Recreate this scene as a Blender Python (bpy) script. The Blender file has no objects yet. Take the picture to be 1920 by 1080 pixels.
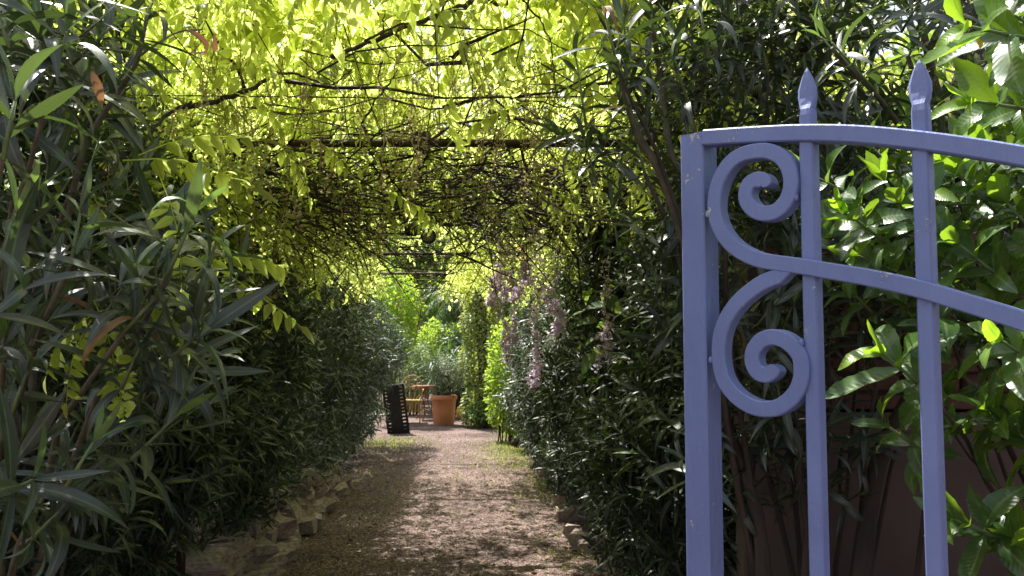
import bpy, bmesh, math, random
import numpy as np
from mathutils import Vector, Matrix, noise as mnoise

random.seed(7)
rng = np.random.default_rng(11)
scene = bpy.context.scene
COL = scene.collection
R = math.radians

# ------------------------------------------------------------------ camera
PITCH, FPX, CAMZ = R(4.1), 1600.0, 1.5
cam_d = bpy.data.cameras.new("camera")
cam_d.sensor_width = 36.0
cam_d.lens = 30.0
cam_d.clip_start, cam_d.clip_end = 0.05, 600.0
cam_d.dof.use_dof = True
cam_d.dof.focus_distance = 2.6
cam_d.dof.aperture_fstop = 11.0
cam = bpy.data.objects.new("camera", cam_d)
COL.objects.link(cam)
cam.location = (0, 0, CAMZ)
cam.rotation_euler = (math.pi / 2 + PITCH, 0, 0)
scene.camera = cam

# ------------------------------------------------------------------ light
SUN_EL, SUN_AZ = 61.0, -36.0        # azimuth from +Y (ahead), negative = to the left
world = bpy.data.worlds.new("World")
scene.world = world
world.use_nodes = True
wt = world.node_tree
wt.nodes.clear()
w_out = wt.nodes.new("ShaderNodeOutputWorld")
w_bg = wt.nodes.new("ShaderNodeBackground")
w_sky = wt.nodes.new("ShaderNodeTexSky")
w_sky.sky_type = 'NISHITA'
w_sky.sun_disc = False
w_sky.sun_elevation = R(SUN_EL)
w_sky.sun_rotation = R(SUN_AZ)
w_sky.air_density = 1.0
w_sky.dust_density = 2.5
w_sky.ozone_density = 1.0
w_bg.inputs["Strength"].default_value = 0.108
w_hsv = wt.nodes.new("ShaderNodeHueSaturation")      # thin white haze over the whole sky
w_hsv.inputs['Saturation'].default_value = 0.45
wt.links.new(w_sky.outputs[0], w_hsv.inputs['Color'])
wt.links.new(w_hsv.outputs[0], w_bg.inputs[0])
wt.links.new(w_bg.outputs[0], w_out.inputs[0])
sun_d = bpy.data.lights.new("sun", 'SUN')
sun_d.energy = 5.0
sun_d.angle = R(0.5)
sun_d.color = (1.0, 0.965, 0.90)
sun = bpy.data.objects.new("sun", sun_d)
COL.objects.link(sun)
_sd = Vector((math.sin(R(SUN_AZ)) * math.cos(R(SUN_EL)), math.cos(R(SUN_AZ)) * math.cos(R(SUN_EL)), math.sin(R(SUN_EL))))
sun.rotation_euler = _sd.to_track_quat('Z', 'Y').to_euler()
sun.location = _sd * 30

scene.view_settings.view_transform = 'Standard'
scene.view_settings.look = 'None'
scene.view_settings.exposure = 1.42
scene.view_settings.gamma = 1.0
scene.view_settings.use_curve_mapping = False
scene.render.engine = 'CYCLES'
cy = scene.cycles
cy.max_bounces = 8
cy.diffuse_bounces = 4
cy.glossy_bounces = 3
cy.transmission_bounces = 6
cy.transparent_max_bounces = 8
cy.sample_clamp_indirect = 6.0
cy.caustics_reflective = False
cy.caustics_refractive = False
cy.use_denoising = True
try:
    cy.denoiser = 'OPENIMAGEDENOISE'
    cy.denoising_prefilter = 'ACCURATE'
except Exception:
    pass

# ------------------------------------------------------------------ planning helpers
def ray(px, py):
    u, v = (px - 960) / FPX, (540 - py) / FPX
    c, s = math.cos(PITCH), math.sin(PITCH)
    return Vector((u, c - v * s, s + v * c))
def at(px, py, Y):
    r = ray(px, py)
    return Vector((0, 0, CAMZ)) + r * (Y / r.y)
def project(P):
    """world points (N,3) -> pixel x, y and depth"""
    P = np.asarray(P, float)
    c, s = math.cos(PITCH), math.sin(PITCH)
    x, y, z = P[:, 0], P[:, 1], P[:, 2] - CAMZ
    d = y * c + z * s
    v = -y * s + z * c
    dd = np.maximum(d, 1e-3)
    return 960 + FPX * x / dd, 540 - FPX * v / dd, d
def xc(y):                       # centre line of the path
    return -0.53 - 0.073 * (y - 5.85)

# plane in which the open gate leaf stands
BETA = R(45)
GU = Vector((math.cos(BETA), -math.sin(BETA), 0))     # along the leaf, free end -> hinge
GN = Vector((-math.sin(BETA), -math.cos(BETA), 0))    # front normal, towards the camera
_g = at(1298, 400, 1.90); G0 = Vector((_g.x, _g.y, 0))
def gate_sz(px, py):
    r = ray(px, py)
    t = (G0 - Vector((0, 0, CAMZ))).dot(GN) / r.dot(GN)
    h = Vector((0, 0, CAMZ)) + r * t
    return ((h - G0).dot(GU), h.z)
def gpt(s, z, depth=0.0):          # depth > 0 goes behind the front plane
    return G0 + GU * s + Vector((0, 0, z)) - GN * depth
WORN = [(tuple(gpt(*gate_sz(1285, 338), 0)), .035), (tuple(gpt(*gate_sz(1296, 256), 0)), .035), (tuple(gpt(*gate_sz(1333, 672), 0)), .02), (tuple(gpt(*gate_sz(1328, 400), 0)), .02)]
# ------------------------------------------------------------------ node helpers
def new_mat(name):
    m = bpy.data.materials.new(name)
    m.use_nodes = True
    nt = m.node_tree
    nt.nodes.clear()
    out = nt.nodes.new("ShaderNodeOutputMaterial")
    return m, nt, out
def N(nt, typ, **kw):
    n = nt.nodes.new(typ)
    for k, v in kw.items():
        if k.startswith('i_'):
            key = k[2:].replace('_', ' ')
            n.inputs[key].default_value = v
        else:
            setattr(n, k, v)
    return n
def ramp(nt, fac, stops, interp='LINEAR'):
    r = nt.nodes.new("ShaderNodeValToRGB")
    r.color_ramp.interpolation = interp
    els = r.color_ramp.elements
    while len(els) < len(stops):
        els.new(0.5)
    for e, (p, c) in zip(els, stops):
        e.position = p
        e.color = (*c, 1) if len(c) == 3 else c
    nt.links.new(fac, r.inputs[0])
    return r.outputs[0]
def mixc(nt, fac, a, b, mode='MIX'):
    m = nt.nodes.new("ShaderNodeMix")
    m.data_type = 'RGBA'
    m.blend_type = mode
    L = nt.links.new
    if isinstance(fac, (int, float)): m.inputs[0].default_value = fac
    else: L(fac, m.inputs[0])
    for sock, v in ((m.inputs[6], a), (m.inputs[7], b)):
        if isinstance(v, tuple): sock.default_value = (*v, 1)
        else: L(v, sock)
    return m.outputs[2]

def leaf_material(name, dark, mid, young, rough=0.38, trans=0.35, tcol=(0.35, 0.55, 0.08), rib=0.35, spec=0.5, bump=0.06):
    """tint 0..1 (attribute) runs from old dark leaves to young ones; UV u = distance from midrib"""
    m, nt, out = new_mat(name)
    L = nt.links.new
    ta = N(nt, "ShaderNodeAttribute", attribute_name="tint")
    uv = N(nt, "ShaderNodeUVMap")
    sx = N(nt, "ShaderNodeSeparateXYZ"); L(uv.outputs[0], sx.inputs[0])
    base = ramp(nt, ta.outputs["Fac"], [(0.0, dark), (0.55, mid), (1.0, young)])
    nz = N(nt, "ShaderNodeTexNoise"); nz.inputs["Scale"].default_value = 45.0; nz.inputs["Detail"].default_value = 3
    geo = N(nt, "ShaderNodeNewGeometry")
    L(geo.outputs["Position"], nz.inputs["Vector"])
    vr = ramp(nt, nz.outputs[0], [(0.3, (0.72, 0.75, 0.7)), (0.7, (1.2, 1.15, 1.1))])
    base = mixc(nt, 1.0, base, vr, 'MULTIPLY')
    nb = N(nt, "ShaderNodeTexNoise"); nb.inputs["Scale"].default_value = 9.0; nb.inputs["Detail"].default_value = 5; nb.inputs["Roughness"].default_value = .7
    L(geo.outputs["Position"], nb.inputs["Vector"])
    fb = ramp(nt, nb.outputs[0], [(0.60, (0, 0, 0)), (0.72, (0.45,) * 3)])
    base = mixc(nt, fb, base, (mid[0] * 1.9 + .02, mid[1] * 1.35 + .01, mid[2] * .9))
    ribf = ramp(nt, sx.outputs[0], [(0.0, (rib, rib, rib)), (0.09, (rib, rib, rib)), (0.16, (0, 0, 0))])
    ribcol = mixc(nt, 0.6, base, (0.30, 0.36, 0.16))
    base = mixc(nt, ribf, base, ribcol)
    p = N(nt, "ShaderNodeBsdfPrincipled")
    L(base, p.inputs["Base Color"])
    p.inputs["Roughness"].default_value = rough
    p.inputs["Specular IOR Level"].default_value = spec
    rr = ramp(nt, nz.outputs[0], [(0.3, (rough * 0.8,) * 3), (0.75, (min(1, rough * 1.35),) * 3)])
    L(rr, p.inputs["Roughness"])
    # side veins as fine relief
    wv = N(nt, "ShaderNodeMath", operation='MULTIPLY_ADD')
    L(sx.outputs[0], wv.inputs[0]); wv.inputs[1].default_value = -0.12
    L(sx.outputs[1], wv.inputs[2])
    sc = N(nt, "ShaderNodeMath", operation='MULTIPLY'); L(wv.outputs[0], sc.inputs[0]); sc.inputs[1].default_value = 85.0
    sn = N(nt, "ShaderNodeMath", operation='SINE'); L(sc.outputs[0], sn.inputs[0])
    bp = N(nt, "ShaderNodeBump"); bp.inputs["Strength"].default_value = bump; bp.inputs["Distance"].default_value = 0.002
    L(sn.outputs[0], bp.inputs["Height"]); L(bp.outputs[0], p.inputs["Normal"])
    t = N(nt, "ShaderNodeBsdfTranslucent")
    tc = mixc(nt, ta.outputs["Fac"], tuple(c * 0.55 for c in tcol), tcol)
    tc = mixc(nt, ribf, tc, tuple(c * 0.5 for c in tcol))
    L(tc, t.inputs[0])
    tf = N(nt, "ShaderNodeMath", operation='MULTIPLY_ADD')
    L(ta.outputs["Fac"], tf.inputs[0]); tf.inputs[1].default_value = trans * 0.7; tf.inputs[2].default_value = trans * 0.5
    mx = N(nt, "ShaderNodeMixShader")
    L(tf.outputs[0], mx.inputs[0]); L(p.outputs[0], mx.inputs[1]); L(t.outputs[0], mx.inputs[2])
    L(mx.outputs[0], out.inputs[0])
    return m

def plain(name, c1, c2, scale=8.0, rough=0.8, bump=0.3, dist=0.01, spec=0.3, detail=6, metal=0.0, stretch=None, contrast=(0.3, 0.7)):
    m, nt, out = new_mat(name)
    L = nt.links.new
    tc = N(nt, "ShaderNodeTexCoord")
    mp = N(nt, "ShaderNodeMapping"); L(tc.outputs["Object"], mp.inputs[0])
    if stretch: mp.inputs["Scale"].default_value = stretch
    nz = N(nt, "ShaderNodeTexNoise"); nz.inputs["Scale"].default_value = scale; nz.inputs["Detail"].default_value = detail
    L(mp.outputs[0], nz.inputs["Vector"])
    c = ramp(nt, nz.outputs[0], [(contrast[0], c1), (contrast[1], c2)])
    p = N(nt, "ShaderNodeBsdfPrincipled")
    L(c, p.inputs["Base Color"])
    p.inputs["Roughness"].default_value = rough
    p.inputs["Specular IOR Level"].default_value = spec
    p.inputs["Metallic"].default_value = metal
    nz2 = N(nt, "ShaderNodeTexNoise"); nz2.inputs["Scale"].default_value = scale * 5; nz2.inputs["Detail"].default_value = 4
    L(mp.outputs[0], nz2.inputs["Vector"])
    bp = N(nt, "ShaderNodeBump"); bp.inputs["Strength"].default_value = bump; bp.inputs["Distance"].default_value = dist
    L(nz2.outputs[0], bp.inputs["Height"]); L(bp.outputs[0], p.inputs["Normal"])
    L(p.outputs[0], out.inputs[0])
    return m

# ------------------------------------------------------------------ materials
M = {}
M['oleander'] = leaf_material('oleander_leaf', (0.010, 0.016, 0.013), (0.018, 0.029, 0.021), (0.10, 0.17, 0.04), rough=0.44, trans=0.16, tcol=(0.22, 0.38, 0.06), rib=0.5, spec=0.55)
M['oleander_sheen_tint'] = leaf_material('oleander_leaf_sheen_tint', (0.020, 0.031, 0.024), (0.036, 0.053, 0.038), (0.13, 0.22, 0.05), rough=0.42, trans=0.2, tcol=(0.26, 0.42, 0.07), rib=0.4, spec=0.75)  # sky sheen on the nearest leaves put into a lighter base colour
M['laurel'] = leaf_material('laurel_leaf', (0.035, 0.075, 0.030), (0.06, 0.13, 0.035), (0.22, 0.36, 0.04), rough=0.30, trans=0.45, tcol=(0.38, 0.62, 0.03), rib=0.6, spec=0.6, bump=0.10)
M['wisteria'] = leaf_material('wisteria_leaf', (0.10, 0.17, 0.05), (0.18, 0.26, 0.07), (0.30, 0.38, 0.10), rough=0.5, trans=0.95, tcol=(0.85, 0.93, 0.27), rib=0.3, spec=0.35)
M['olive'] = leaf_material('olive_leaf', (0.13, 0.17, 0.11), (0.22, 0.27, 0.18), (0.34, 0.40, 0.27), rough=0.45, trans=0.25, tcol=(0.30, 0.42, 0.12))
M['shrub'] = leaf_material('shrub_leaf', (0.04, 0.08, 0.03), (0.08, 0.15, 0.04), (0.20, 0.32, 0.06), rough=0.5, trans=0.5, tcol=(0.40, 0.58, 0.08))
M['lime'] = leaf_material('lime_shrub_leaf', (0.10, 0.18, 0.03), (0.18, 0.28, 0.04), (0.30, 0.42, 0.06), rough=0.5, trans=0.6, tcol=(0.55, 0.75, 0.08))
M['ivy'] = leaf_material('ivy_leaf', (0.08, 0.13, 0.03), (0.20, 0.26, 0.06), (0.42, 0.46, 0.12), rough=0.45, trans=0.4, tcol=(0.50, 0.58, 0.08))
M['palm'] = leaf_material('palm_blade', (0.03, 0.06, 0.03), (0.05, 0.10, 0.04), (0.10, 0.18, 0.06), rough=0.45, trans=0.3, tcol=(0.25, 0.42, 0.08))
M['dead'] = leaf_material('withered_leaf', (0.10, 0.045, 0.03), (0.20, 0.10, 0.05), (0.32, 0.23, 0.08), rough=0.6, trans=0.28, tcol=(0.40, 0.20, 0.08))
M['tan'] = leaf_material('spent_flower', (0.20, 0.15, 0.08), (0.34, 0.27, 0.14), (0.50, 0.42, 0.22), rough=0.8, trans=0.45, tcol=(0.62, 0.52, 0.25))
M['lilac'] = leaf_material('lilac_petal', (0.80, 0.62, 0.78), (0.92, 0.78, 0.92), (0.94, 0.82, 0.97), rough=0.6, trans=0.3, tcol=(0.90, 0.72, 0.95))
M['grass'] = leaf_material('grass_blade', (0.08, 0.11, 0.03), (0.14, 0.17, 0.05), (0.24, 0.26, 0.07), rough=0.6, trans=0.5, tcol=(0.45, 0.50, 0.10))
M['stem'] = plain('oleander_stem', (0.07, 0.06, 0.04), (0.14, 0.12, 0.08), 22, 0.75, 0.4, 0.004)
M['greenstem'] = plain('green_stem', (0.09, 0.13, 0.05), (0.16, 0.20, 0.08), 22, 0.6, 0.3, 0.003)
M['bark'] = plain('bark', (0.030, 0.023, 0.019), (0.085, 0.062, 0.05), 9, 0.9, 0.9, 0.012, stretch=(1, 1, 0.22))
M['vine'] = plain('vine_bark', (0.035, 0.026, 0.02), (0.09, 0.07, 0.05), 30, 0.9, 0.8, 0.006)
M['rust'] = plain('rusty_steel', (0.028, 0.018, 0.016), (0.075, 0.04, 0.03), 14, 0.7, 0.4, 0.003)
M['stone'] = plain('limestone', (0.30, 0.22, 0.19), (0.74, 0.60, 0.53), 9, 0.9, 0.9, 0.02)
M['pebble'] = None
M['stucco'] = plain('brown_stucco', (0.085, 0.062, 0.054), (0.14, 0.10, 0.085), 3, 0.92, 0.5, 0.006)
M['brick'] = plain('red_brick', (0.08, 0.042, 0.034), (0.15, 0.075, 0.055), 11, 0.9, 0.6, 0.006)
M['pink'] = plain('pink_render', (0.42, 0.25, 0.20), (0.52, 0.33, 0.27), 2, 0.9, 0.3, 0.006)
M['terracotta'] = plain('terracotta', (0.56, 0.21, 0.10), (0.74, 0.33, 0.18), 3.0, 0.8, 0.25, 0.004)
M['soil'] = plain('potting_soil', (0.03, 0.02, 0.015), (0.09, 0.065, 0.045), 30, 1.0, 1.0, 0.02)
M['black'] = plain('black_plastic', (0.010, 0.010, 0.012), (0.022, 0.022, 0.026), 12, 0.45, 0.1, 0.002)
M['ochre'] = plain('ochre_paint', (0.30, 0.19, 0.05), (0.46, 0.32, 0.10), 14, 0.6, 0.2, 0.002)
M['redpaint'] = plain('rust_red_paint', (0.14, 0.045, 0.03), (0.26, 0.10, 0.06), 14, 0.7, 0.3, 0.002)
M['yellow'] = plain('yellow_glaze', (0.46, 0.32, 0.06), (0.62, 0.46, 0.12), 9, 0.5, 0.2, 0.002)
M['dark'] = plain('opening_shade', (0.012, 0.011, 0.010), (0.03, 0.026, 0.022), 5, 0.8, 0.2, 0.003)
M['lens'] = plain('dusty_lens', (0.10, 0.08, 0.075), (0.20, 0.16, 0.15), 20, 0.25, 0.1, 0.002, spec=0.6)

def ground_material(name, cols, scale, moss=None):
    m, nt, out = new_mat(name)
    L = nt.links.new
    geo = N(nt, "ShaderNodeNewGeometry")
    vo = N(nt, "ShaderNodeTexVoronoi"); vo.inputs["Scale"].default_value = scale
    L(geo.outputs["Position"], vo.inputs["Vector"])
    sep = N(nt, "ShaderNodeSeparateColor"); L(vo.outputs["Color"], sep.inputs[0])
    c = ramp(nt, sep.outputs[0], [(i / (len(cols) - 1), cc) for i, cc in enumerate(cols)])
    nz = N(nt, "ShaderNodeTexNoise"); nz.inputs["Scale"].default_value = 1.3; nz.inputs["Detail"].default_value = 8
    L(geo.outputs["Position"], nz.inputs["Vector"])
    big = ramp(nt, nz.outputs[0], [(0.33, (0.55, 0.53, 0.52)), (0.66, (1.2, 1.18, 1.16))])
    c = mixc(nt, 1.0, c, big, 'MULTIPLY')
    if moss:
        nz3 = N(nt, "ShaderNodeTexNoise"); nz3.inputs["Scale"].default_value = 2.3; nz3.inputs["Detail"].default_value = 9
        L(geo.outputs["Position"], nz3.inputs["Vector"])
        f = ramp(nt, nz3.outputs[0], [(0.52, (0, 0, 0)), (0.74, (0.30,) * 3)])
        c = mixc(nt, f, c, moss)
    p = N(nt, "ShaderNodeBsdfPrincipled"); L(c, p.inputs["Base Color"])
    p.inputs["Roughness"].default_value = 0.95; p.inputs["Specular IOR Level"].default_value = 0.2
    bp = N(nt, "ShaderNodeBump"); bp.inputs["Strength"].default_value = 1.0; bp.inputs["Distance"].default_value = 0.012
    L(vo.outputs["Distance"], bp.inputs["Height"]); L(bp.outputs[0], p.inputs["Normal"])
    L(p.outputs[0], out.inputs[0])
    return m
M['gravel'] = ground_material('path_gravel', [(0.050, 0.034, 0.030), (0.115, 0.078, 0.068), (0.19, 0.132, 0.116), (0.36, 0.27, 0.245)], 75, moss=(0.13, 0.11, 0.06))
M['earth'] = ground_material('bare_earth', [(0.05, 0.035, 0.028), (0.10, 0.075, 0.06), (0.15, 0.115, 0.09)], 30, moss=(0.06, 0.08, 0.03))

def pebble_material():
    m, nt, out = new_mat('loose_pebble')
    L = nt.links.new
    ta = N(nt, "ShaderNodeAttribute", attribute_name="tint")
    c = ramp(nt, ta.outputs["Fac"], [(0, (0.06, 0.040, 0.035)), (0.35, (0.15, 0.102, 0.088)), (0.7, (0.25, 0.178, 0.158)), (0.93, (0.42, 0.33, 0.30)), (1.0, (0.70, 0.64, 0.60))])
    p = N(nt, "ShaderNodeBsdfPrincipled"); L(c, p.inputs["Base Color"]); p.inputs["Roughness"].default_value = 0.85
    L(p.outputs[0], out.inputs[0])
    return m
M['pebble'] = pebble_material()

def gate_paint():
    m, nt, out = new_mat('blue_gate_paint')
    L = nt.links.new
    tc = N(nt, "ShaderNodeNewGeometry")
    P = tc.outputs["Position"]
    n1 = N(nt, "ShaderNodeTexNoise"); n1.inputs["Scale"].default_value = 6; n1.inputs["Detail"].default_value = 6; L(P, n1.inputs["Vector"])
    c = ramp(nt, n1.outputs[0], [(0.3, (0.128, 0.164, 0.350)), (0.7, (0.158, 0.198, 0.412))])
    # small chips where pale primer shows, thickest near the head of the post
    n2 = N(nt, "ShaderNodeTexNoise"); n2.inputs["Scale"].default_value = 95; n2.inputs["Detail"].default_value = 5; n2.inputs["Roughness"].default_value = 0.65; L(P, n2.inputs["Vector"])
    n3 = N(nt, "ShaderNodeTexNoise"); n3.inputs["Scale"].default_value = 11; n3.inputs["Detail"].default_value = 2; L(P, n3.inputs["Vector"])
    ml = N(nt, "ShaderNodeMath", operation='MULTIPLY'); L(n2.outputs[0], ml.inputs[0]); L(n3.outputs[0], ml.inputs[1])
    wear = None
    for wp, wr in WORN:
        ds = N(nt, "ShaderNodeVectorMath", operation='DISTANCE'); L(P, ds.inputs[0]); ds.inputs[1].default_value = wp
        mr = N(nt, "ShaderNodeMapRange"); L(ds.outputs['Value'], mr.inputs[0]); mr.inputs[1].default_value = 0.0; mr.inputs[2].default_value = wr; mr.inputs[3].default_value = 0.16; mr.inputs[4].default_value = 0.0
        a2 = N(nt, "ShaderNodeMath", operation='ADD'); L(ml.outputs[0], a2.inputs[0]); L(mr.outputs[0], a2.inputs[1]); ml = a2
    f = ramp(nt, ml.outputs[0], [(0.405, (0, 0, 0)), (0.43, (0.8,) * 3)])
    c = mixc(nt, f, c, (0.50, 0.48, 0.48))
    n4 = N(nt, "ShaderNodeTexNoise"); n4.inputs["Scale"].default_value = 160; n4.inputs["Detail"].default_value = 2; L(P, n4.inputs["Vector"])
    f2 = ramp(nt, n4.outputs[0], [(0.76, (0, 0, 0)), (0.80, (0.8,) * 3)])
    c = mixc(nt, f2, c, (0.07, 0.06, 0.10))
    p = N(nt, "ShaderNodeBsdfPrincipled"); L(c, p.inputs["Base Color"])
    # rusty dirt spots and grime, denser in patches
    n6 = N(nt, "ShaderNodeTexNoise"); n6.inputs["Scale"].default_value = 38; n6.inputs["Detail"].default_value = 8; n6.inputs["Roughness"].default_value = .75; L(P, n6.inputs["Vector"])
    f6 = ramp(nt, n6.outputs[0], [(0.64, (0, 0, 0)), (0.70, (0.55,) * 3)])
    c = mixc(nt, f6, c, (0.10, 0.085, 0.13)); L(c, p.inputs["Base Color"])
    rr = ramp(nt, n6.outputs[0], [(0.3, (.34,) * 3), (.65, (.62,) * 3)]); L(rr, p.inputs["Roughness"]); p.inputs["Specular IOR Level"].default_value = 0.5
    mp = N(nt, "ShaderNodeMapping"); mp.inputs["Scale"].default_value = (1, 1, 0.2); L(P, mp.inputs[0])
    n5 = N(nt, "ShaderNodeTexNoise"); n5.inputs["Scale"].default_value = 70; n5.inputs["Detail"].default_value = 4; L(mp.outputs[0], n5.inputs["Vector"])
    ad = N(nt, "ShaderNodeMath", operation='MULTIPLY_ADD'); L(f, ad.inputs[0]); ad.inputs[1].default_value = -1.2; L(n5.outputs[0], ad.inputs[2])
    bp = N(nt, "ShaderNodeBump"); bp.inputs["Strength"].default_value = 0.6; bp.inputs["Distance"].default_value = 0.004
    L(ad.outputs[0], bp.inputs["Height"]); L(bp.outputs[0], p.inputs["Normal"])
    L(p.outputs[0], out.inputs[0])
    return m
M['gate'] = gate_paint()

# ------------------------------------------------------------------ object helpers
def tag(o, label=None, cat=None, group=None, kind=None):
    if label: o['label'] = label
    if cat: o['category'] = cat
    if group: o['group'] = group
    if kind: o['kind'] = kind
    return o
def root(name, label, cat, loc=(0, 0, 0), group=None):
    o = bpy.data.objects.new(name, None)
    COL.objects.link(o)
    o.location = loc
    o.empty_display_size = 0.1
    return tag(o, label, cat, group)
def link(name, mesh, mat, parent=None):
    o = bpy.data.objects.new(name, mesh)
    if mat is not None and len(mesh.materials) == 0: mesh.materials.append(mat)
    COL.objects.link(o)
    if parent is not None:
        o.parent = parent
        p = parent; off = Vector((0, 0, 0))
        while p is not None:
            off += Vector(p.location); p = p.parent
        o.location = -off
    return o
def mesh_np(name, V, quads=None, tris=None, uv=None, tint=None, smooth=True):
    V = np.asarray(V, np.float32)
    me = bpy.data.meshes.new(name)
    quads = np.zeros((0, 4), np.int32) if quads is None else np.asarray(quads, np.int32)
    tris = np.zeros((0, 3), np.int32) if tris is None else np.asarray(tris, np.int32)
    nl = quads.size + tris.size
    me.vertices.add(len(V)); me.vertices.foreach_set("co", V.ravel())
    me.loops.add(nl)
    li = np.concatenate([quads.ravel(), tris.ravel()]).astype(np.int32)
    me.loops.foreach_set("vertex_index", li)
    nf = len(quads) + len(tris)
    me.polygons.add(nf)
    st = np.concatenate([np.arange(len(quads)) * 4, quads.size + np.arange(len(tris)) * 3]).astype(np.int32)
    me.polygons.foreach_set("loop_start", st)
    try:
        me.polygons.foreach_set("loop_total", np.concatenate([np.full(len(quads), 4), np.full(len(tris), 3)]).astype(np.int32))
    except Exception: pass
    me.polygons.foreach_set("use_smooth", np.full(nf, smooth))
    if uv is not None:
        l = me.uv_layers.new(name="UVMap")
        l.data.foreach_set("uv", np.asarray(uv, np.float32)[li].ravel())
    if tint is not None:
        a = me.attributes.new("tint", 'FLOAT', 'POINT')
        a.data.foreach_set("value", np.asarray(tint, np.float32))
    me.update(calc_edges=True)
    return me
def bm_mesh(name, bm, smooth=False):
    me = bpy.data.meshes.new(name)
    bm.normal_update()
    bm.to_mesh(me); bm.free()
    if smooth:
        me.polygons.foreach_set("use_smooth", np.full(len(me.polygons), True))
    return me
def box_bm(cx, cy_, cz, sx, sy, sz, bev=0.0, rotz=0.0, bm=None):
    own = bmesh.new()
    bmesh.ops.create_cube(own, size=1.0)
    for v in own.verts:
        v.co = Vector((v.co.x * sx, v.co.y * sy, v.co.z * sz))
    if bev > 0:
        bmesh.ops.bevel(own, geom=own.edges[:] , offset=bev, segments=2, affect='EDGES')
    mt = Matrix.Translation((cx, cy_, cz)) @ Matrix.Rotation(rotz, 4, 'Z')
    own.transform(mt)
    if bm is None: return own
    tmp = bpy.data.meshes.new("tmp"); own.to_mesh(tmp); own.free(); bm.from_mesh(tmp); bpy.data.meshes.remove(tmp)
    return bm
def unit(a): 
    return a / np.maximum(np.linalg.norm(a, axis=-1, keepdims=True), 1e-9)

class Tubes:
    """collects tubes along polylines in one mesh"""
    def __init__(s): s.V = []; s.Q = []; s.T = []; s.n = 0
    def add(s, pts, rad, sides=5):
        pts = np.asarray(pts, float); n = len(pts)
        rad = np.full(n, rad) if np.isscalar(rad) else np.asarray(rad, float)
        t = np.gradient(pts, axis=0); t = unit(t)
        cand = np.array([[0.05, 0.03, 1.0], [1.0, 0.05, 0.02], [0.03, 1.0, 0.06]])
        ref = cand[np.argmin(np.abs(t @ cand.T).max(0))]
        a = unit(np.cross(t, ref)); b = np.cross(t, a)
        ang = np.arange(sides) * 2 * math.pi / sides
        ring = pts[:, None, :] + rad[:, None, None] * (np.cos(ang)[None, :, None] * a[:, None, :] + np.sin(ang)[None, :, None] * b[:, None, :])
        s.V.append(ring.reshape(-1, 3))
        i = np.arange(n - 1)[:, None] * sides + np.arange(sides)[None, :]
        j = np.arange(n - 1)[:, None] * sides + (np.arange(sides)[None, :] + 1) % sides
        q = np.stack([i, j, j + sides, i + sides], -1).reshape(-1, 4) + s.n
        s.Q.append(q)
        k0 = s.n; k1 = s.n + (n - 1) * sides
        for k in range(1, sides - 1):
            s.T.append((k0, k0 + k + 1, k0 + k)); s.T.append((k1, k1 + k, k1 + k + 1))
        s.n += n * sides
    def mesh(s, name):
        return mesh_np(name, np.concatenate(s.V), np.concatenate(s.Q), np.array(s.T))
def bez(p0, p1, p2, n=8):
    t = np.linspace(0, 1, n)[:, None]
    p0, p1, p2 = (np.asarray(p, float) for p in (p0, p1, p2))
    return (1 - t) ** 2 * p0 + 2 * t * (1 - t) * p1 + t * t * p2
def spline(ctrl, n=6):
    """Catmull-Rom through the control points"""
    c = np.asarray(ctrl, float)
    c = np.vstack([2 * c[0] - c[1], c, 2 * c[-1] - c[-2]])
    out = []
    for i in range(1, len(c) - 2):
        t = np.linspace(0, 1, n, endpoint=False)[:, None]
        a, b, d, e = c[i - 1], c[i], c[i + 1], c[i + 2]
        out.append(0.5 * (2 * b + (d - a) * t + (2 * a - 5 * b + 4 * d - e) * t ** 2 + (3 * b - a - 3 * d + e) * t ** 3))
    out.append(c[-2][None])
    return np.vstack(out)
def lathe(profile, segs=24, name="lathe", cap=True, loc=(0, 0, 0), jitter=0.0):
    V = []; Q = []; T = []
    for r_, z_ in profile:
        for k in range(segs):
            a = 2 * math.pi * k / segs
            V.append((loc[0] + r_ * math.cos(a), loc[1] + r_ * math.sin(a), loc[2] + z_))
    for i in range(len(profile) - 1):
        for k in range(segs):
            Q.append((i * segs + k, i * segs + (k + 1) % segs, (i + 1) * segs + (k + 1) % segs, (i + 1) * segs + k))
    return mesh_np(name, V, Q, None)

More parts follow.
